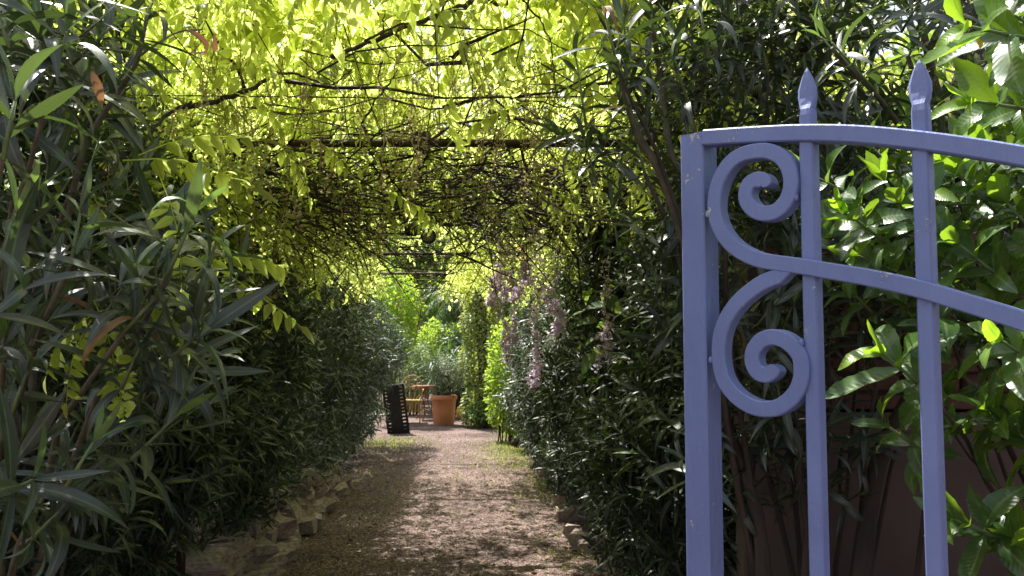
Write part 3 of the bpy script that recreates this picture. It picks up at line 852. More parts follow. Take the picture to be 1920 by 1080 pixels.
    # woody limbs
    limbs = [
        ([at(300, 215, 3.5), at(420, 185, 3.4), at(500, 150, 3.4)], .012, .008),
        ([at(620, 107, 3.3), at(690, 82, 3.3), at(770, 47, 3.3), at(840, 22, 3.35), at(900, 5, 3.4), at(960, 5, 3.5)], .008, .013),
        ([at(820, 40, 3.32), at(835, 0, 3.3), at(850, -60, 3.3)], .006, .004),
        ([at(700, 78, 3.3), at(745, 120, 3.25)], .004, .002),
        ([at(715, 70, 3.3), at(722, 20, 3.3)], .004, .002),
        ([at(640, 95, 3.3), at(627, 65, 3.3)], .004, .002),
        ([at(520, 135, 3.5), at(575, 145, 3.5), at(620, 160, 3.5), at(660, 130, 3.5)], .006, .003),
        ([at(680, 230, 3.9), at(720, 170, 3.8), at(745, 130, 3.7)], .006, .003),
        ([at(640, 115, 3.3), at(662, 150, 3.3), at(672, 210, 3.4)], .003, .002),
        ([at(360, 190, 3.0), at(310, 220, 3.0), at(255, 275, 2.9), at(190, 330, 2.8)], .006, .008),
        ([at(870, 90, 3.0), at(885, 160, 3.0), at(897, 200, 3.1)], .0025, .002),
        ([at(1015, 370, 3.4), at(1060, 395, 3.3), at(1130, 415, 3.2), at(1250, 412, 3.1)], .004, .003),
        ([at(980, 0, 2.9), at(1020, 50, 3.0), at(1035, 100, 3.0), at(1042, 170, 3.0)], .0035, .002),
    ]
    for pts, r0, r1 in limbs:
        p = spline([q[:] for q in pts], 6)
        p[1:-1] += rng.normal(0, 0.004, p[1:-1].shape)
        t = Tubes(); t.add(p, np.linspace(r0, r1, len(p)) * rng.uniform(.9, 1.15, len(p)), 6)
        link('branch', t.mesh('branch'), M['vine'], rt)
    for k, (s, y) in enumerate(((-1.38, 4.8), (-1.42, 8.0), (1.5, 5.2), (1.45, 9.0))):
        c0 = xc(y) + s
        t = Tubes()
        p = np.array([(c0 + .06 * math.sin(z * 5 + k), y + .06 * math.cos(z * 4.3 + k), z) for z in np.arange(-0.1, 2.7, 0.22)])
        t.add(p, np.linspace(.045, .028, len(p)), 7)
        link('trunk', t.mesh('trunk'), M['vine'], rt)
    # tangle of thin twigs in and under the roof
    t = Tubes()
    for k in range(1900):
        y = (4.4 + 3.0 * random.random() if k > 70 else random.uniform(3.2, 4.4)) if k < 650 else (random.uniform(4.7, 7.3) if k > 820 else random.uniform(7, 12))
        x = xc(y) + random.uniform(-1.9, 1.5); z = 2.52 + abs(random.gauss(0, .10)) - (abs(random.gauss(0, .14)) if y > 4.6 else 0)
        a = random.gauss(0, .5) if random.random() < .65 else random.uniform(0, 6.28)
        L = random.uniform(.35, 1.3)
        p = [np.array((x, y, z))]; d = np.array((math.cos(a), math.sin(a), random.gauss(0, .22)))
        for i in range(5):
            d = d + rng.normal(0, .24, 3); d /= np.linalg.norm(d)
            p.append(p[-1] + d * L / 5)
        if near_lamp(np.array(p)).any(): continue
        t.add(p, np.linspace(random.choice((.003, .004, .006, .011)), .002, 6), 3)
    o = link('twigs', t.mesh('twigs'), M['vine'], rt); o['kind'] = 'stuff'
wisteria()

# ---- spent flower strings and lilac racemes (children of the same vine)
def hang_string(L, n, seed, petal0, petal1, width, mat_lilac_from=None):
    r = random.Random(seed)
    parts = []
    pts = [np.array((0.0, 0.0, 0.0))]
    for i in range(8):
        pts.append(pts[-1] + np.array((r.gauss(0, .012), r.gauss(0, .012), -L / 8)))
    parts.append(tube_part(np.array(pts), .0016, 3))
    for k in range(n):
        t = r.random()
        i = min(7, int(t * 8)); f = t * 8 - i
        p = pts[i] * (1 - f) + pts[i + 1] * f
        a = r.uniform(0, 6.28); rr = width * r.uniform(.3, 1)
        p = p + np.array((math.cos(a) * rr, math.sin(a) * rr, r.uniform(-.01, .01)))
        s = petal0 + (petal1 - petal0) * t
        parts.append(xf(FLO[r.randrange(3)], rotm('Z', a) @ rotm('X', r.uniform(-1.5, 1.5)), p, s * r.uniform(.7, 1.2), (t - .5) * .5 + r.uniform(-.2, .2)))
    return merge(parts)
def place_strings():
    vine = bpy.data.objects['wisteria_vine']
    off = Vector(vine.location)
    var = []
    for k in range(6):
        tp = hang_string(0.30, 46, 40 + k, .007, .009, .020)
        me = mesh_np('spent_raceme', tp['V'], tp['Q'], tp['T'], tp['UV'], np.clip(tp['J'] + .5, 0, 1)); me.materials.append(M['tan']); var.append(me)
    spots = [(270, 370, 2.6, 1.5), (275, 470, 2.6, 1.3), (365, 20, 2.4, 1.2), (385, 40, 2.4, 1.0), (205, 300, 2.6, .9), (500, 150, 3.2, 1.2), (450, 180, 3.2, 1.0)]
    for i in range(165):
        px, py = random.uniform(380, 1040), random.uniform(20, 350)
        spots.append((px, py, random.uniform(3.0, 3.9) if py < 220 else random.uniform(4.2, 7.2), random.uniform(.6, 1.5)))
    for i in range(40):
        spots.append((random.gauss(500, 60), random.uniform(300, 430), random.uniform(4.5, 6.5), random.uniform(.7, 1.4)))
    for px, py, Y, s in spots:
        p = at(px, py, Y)
        o = bpy.data.objects.new('spent_raceme', random.choice(var)); COL.objects.link(o); o.parent = vine
        o.location = p - off; o.scale = (s, s, s); o.rotation_euler = (random.uniform(-.2, .2), random.uniform(-.2, .2), random.uniform(0, 6.28))
    # long racemes on the right: pale husks above, lilac at the tip
    for px, y0, y1, Y, dens in ((1012, 425, 712, 5.3, 1.0), (1040, 470, 622, 5.4, 1.0), (1128, 480, 690, 5.0, .8), (1143, 470, 672, 5.05, .6), (945, 430, 668, 6.4, 1.1), (962, 440, 640, 6.3, 1.0), (925, 415, 570, 6.6, 1.2), (938, 400, 540, 6.7, 1.2), (955, 395, 560, 6.5, 1.2), (1000, 430, 560, 5.6, .8), (1025, 440, 580, 5.6, .7), (985, 400, 520, 6.0, 1.0), (1160, 850, 930, 4.7, .4)):
        a = at(px, y0, Y); b = at(px, y1, Y); L = (a - b).length
        tp = hang_string(L * .72, int(52 * dens * L / .8), int(px), .017, .024, .026)
        rc = bpy.data.objects.new('flower_raceme', mesh_np('husk_string', tp['V'], tp['Q'], tp['T'], tp['UV'], np.clip(tp['J'] + .45, 0, 1)))
        rc.data.materials.append(M['tan2']); COL.objects.link(rc); rc.parent = vine; rc.location = a - off
        tp = hang_string(L * .36, int(62 * dens), int(px) + 5, .026, .034, .034)
        o = bpy.data.objects.new('lilac_tip', mesh_np('lilac_tip', tp['V'], tp['Q'], tp['T'], tp['UV'], np.clip(tp['J'] + .5, 0, 1)))
        o.data.materials.append(M['lilac']); COL.objects.link(o); o.parent = rc; o.location = (0, 0, -L * .68)
M['tan2'] = leaf_material('faded_husk', (0.62, 0.54, 0.52), (0.84, 0.74, 0.74), (0.92, 0.80, 0.86), rough=0.8, trans=0.3, tcol=(0.80, 0.66, 0.64))
place_strings()

# ================================================================== SPOT LAMP under the second beam
def spot_lamp():
    p = at(803, 444, 7.0)
    rt = root('spot_lamp', 'round black garden spotlight clamped under the second pergola beam', 'spotlight', p)
    aim = Vector((0.12, -1, 0.05)).normalized()
    q = aim.to_track_quat('Z', 'Y').to_matrix().to_4x4()
    prof = [(0.0, -0.10), (0.030, -0.10), (0.036, -0.08), (0.050, -0.02), (0.062, 0.0), (0.066, 0.02), (0.060, 0.022), (0.056, 0.006), (0.0, 0.006)]
    me = lathe(prof, 28, 'housing'); me.transform(Matrix.Translation(p) @ q); link('housing', me, M['black'], rt)
    me = lathe([(0.0, 0.014), (0.03, 0.0125), (0.0555, 0.010), (0.0555, 0.007)], 28, 'lens'); me.transform(Matrix.Translation(p) @ q); link('lens', me, M['lens'], rt)
    t = Tubes()
    a = np.array(p + Vector((0, 0.06, 0.03)))
    t.add(spline([a, a + (-.05, 0, .04), a + (-.12, .02, .045), a + (-.16, .05, .10)], 5), .016, 7)
    link('bracket', t.mesh('bracket'), M['black'], rt)
    bm = box_bm(p.x - .15, p.y + .08, p.z + .06, .11, .09, .085, .012)
    link('junction_box', bm_mesh('junction_box', bm), M['black'], rt)
spot_lamp()

# ================================================================== GATE
def bar_profile(cs, half_w, dep, front, name, close_round=False, bev=0.003):
    """a bent bar in the gate plane: centreline cs [(s,z)], half width(s), depth; front = offset of its front face"""
    cs = np.array(cs, float); n = len(cs)
    hw = np.full(n, half_w) if np.isscalar(half_w) else np.asarray(half_w)
    t = unit(np.gradient(cs, axis=0)); nr = np.stack([-t[:, 1], t[:, 0]], -1)
    prof = [(-1, bev, 0), (-1, 0, 1), (1, 0, 1), (1, bev, 0), (1, dep - bev, 0), (1, dep, 1), (-1, dep, 1), (-1, dep - bev, 0)]
    V = []
    for i in range(n):
        for sgn, d, ins in prof:
            w = hw[i] - (bev if ins else 0)
            c = cs[i] + nr[i] * sgn * w
            V.append(gpt(c[0], c[1], front + d)[:])
    k = len(prof); Q = []
    for i in range(n - 1):
        for j in range(k):
            Q.append((i * k + j, (i + 1) * k + j, (i + 1) * k + (j + 1) % k, i * k + (j + 1) % k))
    me = bpy.data.meshes.new(name)
    F = Q + [tuple(range(k)), tuple(reversed(range((n - 1) * k, n * k)))]
    me.from_pydata(V, [], F); me.update()
    bm = bmesh.new(); bm.from_mesh(me); bmesh.ops.recalc_face_normals(bm, faces=bm.faces); bm.to_mesh(me); bm.free()
    return me
def gate():
    rt = root('garden_gate', 'blue painted iron gate leaf standing open with scrolls and spear tips', 'gate', G0)
    s_post = 0.0
    sb1 = gate_sz(1512, 420)[0]; sb2 = gate_sz(1727, 420)[0]
    gap = sb2 - sb1
    print('gate bars', sb1, sb2, 'top', gate_sz(1300, 250))
    # free-end post
    ztop = gate_sz(1298, 250)[1]
    zt2 = ztop + .006
    link('post', bar_profile([(0, 0.02), (0, .8), (0, ztop)], 0.030, 0.06, 0.0, 'post'), M['gate'], rt)
    # top rail (arched) traced top edge / bottom edge -> centre
    top = [(1318, 262 - 4), (1400, 253), (1500, 249), (1600, 251), (1700, 260), (1800, 273), (1920, 293)]
    cs = [gate_sz(*p) for p in top]
    # continue to the hinge side, out of the picture, as the same arc
    (sa, za), (sb, zb), (sc_, zc) = cs[-3], cs[-2], cs[-1]
    S_END = 1.16
    co = np.polyfit([c[0] for c in cs[1:]], [c[1] for c in cs[1:]], 2)
    ext = [(s, float(np.polyval(co, s))) for s in np.arange(cs[-1][0] + .08, S_END + .001, .08)]
    allc = [(0.031, cs[0][1])] + cs[1:] + ext
    sp = spline(allc, 5)
    link('top_rail', bar_profile(sp, 0.0175, 0.04, -0.004, 'top_rail'), M['gate'], rt)
    # uprights with spear heads
    s = sb1; k = 0
    def rail_z(s_): return float(np.interp(s_, sp[:, 0], sp[:, 1]))
    tips = [gate_sz(1509, 122)[1], gate_sz(1726, 104)[1]]
    while s < S_END - 0.08:
        w = 0.0150
        link('bar', bar_profile([(s, 0.12), (s, 0.9), (s, rail_z(s) - 0.017)], w, 0.032, 0.004, 'bar'), M['gate'], rt)
        z0 = rail_z(s) + 0.016
        zt = tips[k] if k < 2 else z0 + .125
        head = zt - z0
        hz = 0.088
        lv = [(z0 - .0, .0150, .0150), (zt - hz - .012, .0150, .0150), (zt - hz, .0135, .0135), (zt - hz + .009, .0160, .0100), (zt - hz + .024, .0192, .0070), (zt - hz + .042, .0190, .0062), (zt - .022, .0112, .0050), (zt - .008, .0048, .0035), (zt, .0008, .0008)]
        if k == 1: lv = [(z, a * (1.06 if i > 3 else 1), b) for i, (z, a, b) in enumerate(lv)]
        V = []; F = []
        for z, a, b in lv:
            m_ = 0.020
            for (u, v) in ((-1, -.55), (-.75, -1), (.0, -1.12 if a > .016 else -1), (.75, -1), (1, -.55), (1, .55), (.75, 1), (0, 1.12 if a > .016 else 1), (-.75, 1), (-1, .55)):
                V.append(gpt(s + u * a, z, m_ + v * b)[:])
        kk = 10
        for i in range(len(lv) - 1):
            for j in range(kk): F.append((i * kk + j, i * kk + (j + 1) % kk, (i + 1) * kk + (j + 1) % kk, (i + 1) * kk + j))
        F.append(tuple(reversed(range(kk)))); F.append(tuple(range((len(lv) - 1) * kk, len(lv) * kk)))
        me = bpy.data.meshes.new('spear_head'); me.from_pydata(V, [], F); me.update()
        bm = bmesh.new(); bm.from_mesh(me); bmesh.ops.recalc_face_normals(bm, faces=bm.faces); bm.to_mesh(me); bm.free()
        link('spear_head', me, M['gate'], rt)
        k += 1; s += gap
    # scrolls, traced from the photograph onto the gate plane
    def A(x, y): return gate_sz(1270 + x / 3.6, 220 + y / 3.6)
    up = [(606, 470), (598, 440), (570, 424), (528, 424), (482, 455), (462, 522), (480, 585), (528, 632), (592, 650), (665, 635), (728, 578), (762, 502), (770, 425), (752, 340), (705, 272), (632, 234), (550, 228), (440, 252), (350, 315), (282, 430), (254, 560), (262, 680), (310, 790), (385, 876), (490, 938), (600, 972)]
    wu = [.012, .015, .017] + [.0165] * 6 + [.0165] * 17
    rail = [gate_sz(*p) for p in ((1500, 499), (1560, 509), (1620, 519), (1720, 541), (1820, 571), (1920, 603))]
    co2 = np.polyfit([c[0] for c in rail[1:]], [c[1] for c in rail[1:]], 2)
    ext = [(s_, float(np.polyval(co2, s_))) for s_ in np.arange(rail[-1][0] + .08, S_END + .001, .08)]
    cl = spline([A(*p) for p in up] + rail + ext, 5)
    hw = np.interp(np.arange(len(cl)) / 5.0, range(len(wu)), wu)
    hw[0] = .006; hw[1] = .010; hw[2] = .0125
    link('upper_scroll', bar_profile(cl, hw, 0.034, -0.006, 'upper_scroll', bev=.0025), M['gate'], rt)
    def B(x, y): return gate_sz(1270 + x / 3.376, 480 + y / 3.376)
    lo = [(612, 690), (600, 728), (560, 752), (510, 735), (480, 690), (474, 640), (485, 592), (520, 545), (565, 520), (620, 515), (680, 535), (737, 580), (777, 640), (788, 720), (780, 790), (758, 850), (705, 915), (625, 962), (530, 967), (450, 942), (372, 890), (308, 812), (278, 735), (264, 650), (265, 560), (278, 478), (312, 392), (372, 305), (445, 235), (530, 175), (620, 135), (720, 100)]
    cl = spline([B(*p) for p in lo], 5)
    hw = np.full(len(cl), .0168); hw[0] = .006; hw[1] = .0115; hw[2] = .014; hw[-4:] = [.014, .010, .006, .003]
    link('lower_scroll', bar_profile(cl, hw, 0.033, -0.0045, 'lower_scroll', bev=.0025), M['gate'], rt)
    # bottom rail, hinge stile reaching the ground, hinges
    link('bottom_rail', bar_profile([(0.031, 0.11), (.6, .11), (S_END, .11)], 0.018, 0.036, 0.002, 'bottom_rail'), M['gate'], rt)
    link('hinge_stile', bar_profile([(S_END + .031, -0.02), (S_END + .031, 1.0), (S_END + .031, rail_z(S_END) + .03)], 0.030, 0.06, 0.0, 'hinge_stile'), M['gate'], rt)
    # weld beads where the scrolls meet the post and bar
    for px, py in ((1327, 401), (1493, 370), (1333, 675), (1503, 642)):
        s_, z_ = gate_sz(px, py)
        bm = bmesh.new(); bmesh.ops.create_icosphere(bm, subdivisions=2, radius=.0055)
        for v in bm.verts: v.co = Vector((v.co.x, v.co.y, v.co.z * 1.5)) * (1 + .2 * mnoise.noise(v.co * 300))
        bm.transform(Matrix.Translation(gpt(s_, z_, .0)))
        link('weld_bead', bm_mesh('weld_bead', bm, True), M['gate'], rt)
gate()

# ================================================================== OLEANDERS
def canes(parent, rootp, tips, mats, r0=.014, r1=.004, name='stem', joined=False, bow=.3):
    T = Tubes()
    for tip in tips:
        tip = np.asarray(tip, float)
        b = np.array(rootp) + np.array((random.gauss(0, .10), random.gauss(0, .10), 0))
        mid = b * .5 + tip * .5; mid[2] = tip[2] * .62 + .2; mid[:2] = b[:2] * (.5 + bow / 2) + tip[:2] * (.5 - bow / 2)
        p = bez(b, mid, tip, 9); p[1:-1] += rng.normal(0, .012, (7, 3))
        if joined: T.add(p, np.linspace(r0, r1, 9), 4)
        else:
            t = Tubes(); t.add(p, np.linspace(r0, r1, 9) * random.uniform(.8, 1.25), 6)
            link(name, t.mesh(name), mats, parent)
    if joined and tips is not None and len(tips):
        o = link('stems', T.mesh('stems'), mats, parent); o['kind'] = 'stuff'

def near_left():
    rt = root('oleander_shrub', 'nearest oleander at the left edge with long grey green leaves and withered curls', 'shrub', (-1.75, 2.75, 0))
    c = Cloud(); tips = []; T = Tubes()
    # px, py of shoot base, depth, px,py,depth of shoot tip, leaf length, n whorls, tint of tip
    H = [(95, 165, 1.75, 125, 60, 1.7, .21, 5, .75), (60, 20, 1.8, 75, -60, 1.75, .2, 5, .5), (5, 300, 1.45, 28, 190, 1.45, .19, 4, .5),
         (255, 110, 2.1, 285, 5, 2.1, .18, 4, .3), (312, 520, 1.72, 365, 400, 1.72, .165, 4, 1.0), (0, 500, 1.5, 30, 400, 1.5, .17, 3, 1.0),
         (132, 500, 1.78, 150, 400, 1.78, .17, 4, .5), (-20, 590, 1.5, 40, 545, 1.45, .2, 3, .3), (235, 620, 1.78, 290, 560, 1.75, .18, 4, .3),
         (370, 620, 2.3, 385, 560, 2.3, .19, 4, .7), (-20, 940, 1.6, 60, 900, 1.55, .2, 5, .3), (120, 920, 1.7, 175, 830, 1.7, .16, 4, .95), (20, 780, 1.8, 50, 700, 1.8, .19, 4, .4),
         (20, 90, 1.6, -20, 0, 1.6, .2, 4, .2), (185, 200, 2.3, 230, 140, 2.2, .18, 4, .2), (80, 400, 2.1, 90, 310, 2.1, .2, 4, .3), (60, 1010, 1.8, 110, 960, 1.8, .2, 4, .2),
         (330, 720, 2.5, 400, 670, 2.4, .19, 3, .3), (430, 560, 2.7, 450, 500, 2.7, .17, 4, .4), (200, 800, 2.3, 260, 740, 2.3, .18, 4, .4), (30, 230, 1.9, -10, 190, 1.8, .2, 3, .2)]
    for bx, by, bY, tx, ty, tY, L, nw, ti in H:
        b = np.array(at(bx, by, bY)); e = np.array(at(tx, ty, tY)); ln = np.linalg.norm(e - b)
        shoots(c, [b], [e - b], ln, nw, L, tint0=.12, tint1=ti, spread=(88, 20))
        tips.append(b); T.add([b, e], [.005, .003], 5)
    n = 30
    py = rng.uniform(-40, 1000, n)
    right = np.interp(py, [-60, 100, 300, 450, 620, 760, 900, 1000], [120, 150, 190, 330, 400, 330, 240, 130])
    px = -80 + (right + 80) * rng.random(n)
    Y = rng.uniform(1.75, 2.3, n)
    B = np.array([at(a, b, y_)[:] for a, b, y_ in zip(px, py, Y)])
    B = B[B[:, 2] > .3]; n = len(B)
    D = np.stack([rng.normal(.45, .3, n), rng.normal(-.2, .3, n), rng.uniform(.3, 1.0, n)], -1)
    Ls = rng.uniform(.08, .14, n)
    shoots(c, B, D, Ls, 4, rng.uniform(.17, .22, n), tint0=.15, tint1=.6)
    for b, d, l in zip(B, D, Ls): T.add([b, b + d / np.linalg.norm(d) * l], [.005, .003], 5)
    # filling shoots behind
    n = 74
    py = rng.uniform(-60, 1000, n)
    right = np.interp(py, [-60, 100, 300, 450, 620, 760, 900, 1000], [200, 210, 210, 380, 440, 380, 260, 130])
    px = -160 + (right + 160) * rng.random(n) ** .75
    Y = rng.uniform(2.2, 3.4, n)
    B = np.array([at(a, b, y_)[:] for a, b, y_ in zip(px, py, Y)])
    B = B[B[:, 2] > .12]; n = len(B)
    D = np.stack([rng.normal(.35, .35, n), rng.normal(-.2, .35, n), rng.uniform(.4, 1.1, n)], -1)
    Ls = rng.uniform(.10, .2, n)
    shoots(c, B, D, Ls, 5, rng.uniform(.15, .2, n), tint0=.1, tint1=.5)
    for b, d, l in zip(B, D, Ls): T.add([b, b + d / np.linalg.norm(d) * l], [.0045, .0025], 4)
    tips += list(B)
    print('near_left', plant_leaves(rt, c, 'oleander_near', OLE_NEAR, OLE_NEAR, M['oleander_sheen_tint'], 300))
    canes(rt, (-1.85, 2.9, 0), tips[:21:2], M['stem'], .014, .005)
    canes(rt, (-1.95, 3.1, 0), tips[24::5], M['stem'], .012, .004, joined=True)
    link('twigs', T.mesh('twigs'), M['greenstem'], rt)['kind'] = 'stuff'
    # main cane visible from (130,440) up to (290,40)
    for ctrl, r0, r1 in (([(100, 560, 2.3), (150, 300, 2.15), (190, 220, 2.15), (240, 145, 2.12), (262, 100, 2.1), (275, 30, 2.1)], .013, .006), ([(258, 108, 2.1), (290, 85, 2.1), (335, 60, 2.2), (380, 55, 2.3)], .005, .003), ([(58, 850, 2.4), (62, 680, 2.35), (58, 610, 2.3)], .016, .014), ([(100, 800, 2.5), (230, 640, 2.4), (380, 520, 2.4)], .007, .004), ([(190, 830, 2.4), (290, 700, 2.4), (370, 610, 2.35)], .006, .004)):
        p = spline([at(*q)[:] for q in ctrl], 5); t = Tubes(); t.add(p, np.linspace(r0, r1, len(p)) * .68, 7)
        link('stem', t.mesh('stem'), M['stem'], rt)
    # withered curled leaves
    for px, py, Y, d, L, k in ((172, 133, 1.6, (.35, 0, -1), .075, 4), (345, 55, 1.8, (.9, 0, -.3), .15, 4), (400, 60, 1.8, (.2, 0, -1), .10, 4), (1185, 85, 2.3, (-.9, 0, -.1), .0, 4)):
        if L == 0: continue
        cc = tmpl_leaf(LANCE, .34 if L < .08 else .16, 2.2 if L > .09 else .7, .7, 10, .4)
        D_ = unit(np.array([d]))[0]; U_ = np.array((.4, -1, .2)); X = unit(np.cross(D_, U_)[None])[0]; Z = np.cross(X, D_)
        v = (cc['V'] * L) @ np.stack([X, D_, Z], -1).T + np.array(at(px, py, Y))
        o = link('withered_leaf', mesh_np('withered_leaf', v, cc['Q'], cc['T'], cc['UV'], np.interp(cc['UV'][:, 1], [0, 1], [.2, .8])), M['dead'], rt)
        o['label'] = 'withered brown leaf'
near_left()

def near_right():
    rt = root('oleander_shrub', 'tall dark oleander reaching over the gate from behind, left of the spear tips', 'shrub', (0.95, 2.95, 0))
    c = Cloud(); T = Tubes(); tips = []
    H = [(1165, 150, 2.35, 1130, 10, 2.3, .17, 6, .5), (1190, 240, 2.4, 1165, 130, 2.35, .17, 4, .3), (1100, 240, 2.7, 1080, 110, 2.7, .17, 5, .6), (1115, 330, 2.8, 1095, 260, 2.8, .16, 4, .2),
         (1225, 60, 2.5, 1215, -50, 2.5, .18, 5, .3), (1290, 190, 2.5, 1255, 90, 2.5, .16, 5, .3), (1330, 110, 2.4, 1310, 0, 2.4, .17, 5, .3), (1640, 170, 2.35, 1560, 80, 2.3, .17, 5, .8), (1610, 150, 2.4, 1540, 70, 2.35, .15, 3, 1.0),
         (1660, 260, 2.5, 1640, 180, 2.5, .16, 4, .3), (1440, 140, 2.7, 1420, 40, 2.7, .16, 5, .3), (1500, 60, 2.7, 1490, -50, 2.7, .17, 5, .4), (1590, 20, 2.6, 1640, -40, 2.6, .17, 5, .5),
         (1690, 60, 2.6, 1720, 10, 2.5, .18, 4, .3), (1380, 260, 2.6, 1400, 180, 2.6, .16, 4, .2), (1210, 330, 2.6, 1195, 270, 2.6, .15, 3, .2), (1450, 240, 2.6, 1520, 200, 2.6, .16, 4, .2), (1160, 470, 2.9, 1150, 400, 2.9, .17, 4, .1),
         (1240, 460, 2.7, 1250, 380, 2.7, .16, 3, .1), (1420, 610, 2.6, 1460, 560, 2.5, .16, 4, .3), (1480, 690, 2.6, 1440, 640, 2.5, .15, 4, .3), (1470, 420, 2.6, 1470, 340, 2.6, .15, 3, .2), (1700, 220, 2.5, 1780, 180, 2.5, .16, 4, .2)]
    for bx, by, bY, tx, ty, tY, L, nw, ti in H:
        b = np.array(at(bx, by, bY)); e = np.array(at(tx, ty, tY)); ln = np.linalg.norm(e - b)
        shoots(c, [b], [e - b], ln, nw, L, tint0=.12, tint1=ti, spread=(92, 22))
        tips.append(b); T.add([b, e], [.005, .003], 5)
    n = 250
    px = rng.uniform(1030, 1960, n); py = rng.uniform(-80, 660, n)
    Y = rng.uniform(2.6, 3.15, n)
    lowx = np.arange(n) > n - 34; px = np.where(lowx, rng.uniform(1340, 1640, n), px); py = np.where(lowx, rng.uniform(640, 960, n), py)
    ok = ~((px < 1130) & (py < 330) & (py > 0)) & ~((py > 340) & (px < 1215))
    px, py, Y = px[ok], py[ok], Y[ok]; n = len(px)
    B = np.array([at(a, b, y_)[:] for a, b, y_ in zip(px, py, Y)])
    D = np.stack([rng.normal(-.25, .45, n), rng.normal(-.3, .35, n), rng.uniform(.2, 1.0, n)], -1)
    Ls = rng.uniform(.10, .2, n)
    shoots(c, B, D, Ls, 5, rng.uniform(.13, .18, n), tint0=.08, tint1=.45)
    for b, d, l in zip(B, D, Ls): T.add([b, b + d / np.linalg.norm(d) * l], [.0045, .0025], 4)
    tips += list(B)
    print('near_right', plant_leaves(rt, c, 'oleander_near', OLE_NEAR, OLE_NEAR, M['oleander_sheen_tint'], 300))
    canes(rt, (0.98, 3.05, 0), tips[:23:5], M['bark'], .015, .005)
    canes(rt, (1.15, 3.1, 0), tips[30::22], M['bark'], .012, .004, joined=True)
    link('twigs', T.mesh('twigs'), M['greenstem'], rt)['kind'] = 'stuff'
    for ctrl, r0, r1 in (([(1290, 480, 2.6), (1240, 330, 2.5), (1195, 250, 2.45), (1175, 190, 2.4), (1165, 140, 2.35)], .013, .008), ([(1330, 400, 2.8), (1262, 300, 2.7), (1240, 150, 2.7), (1225, 60, 2.6)], .014, .008), ([(1690, 240, 2.5), (1640, 175, 2.4), (1590, 125, 2.35), (1560, 90, 2.3)], .009, .005)):
        p = spline([at(*q)[:] for q in ctrl], 5); t = Tubes(); t.add(p, np.linspace(r0, r1, len(p)), 7)
        link('stem', t.mesh('stem'), M['stem'], rt)
    # heavy trunks standing in front of the wall
    for ctrl, r0, r1 in (([(1360, 780, 2.9), (1400, 900, 2.85), (1425, 1000, 2.8), (1440, 1200, 2.8)], .018, .036), ([(1470, 700, 3.0), (1500, 850, 2.95), (1530, 1000, 2.9), (1550, 1200, 2.85)], .014, .022),
                          ([(1740, 690, 2.95), (1690, 770, 2.92), (1640, 900, 2.9), (1600, 1200, 2.85)], .022, .044)):
        p = spline([at(*q)[:] for q in ctrl], 6); t = Tubes(); t.add(p, np.linspace(r0, r1, len(p)) * (.8 + .05 * np.sin(np.arange(len(p)) * .9)), 9)
        link('trunk', t.mesh('trunk'), M['bark'], rt)
near_right()

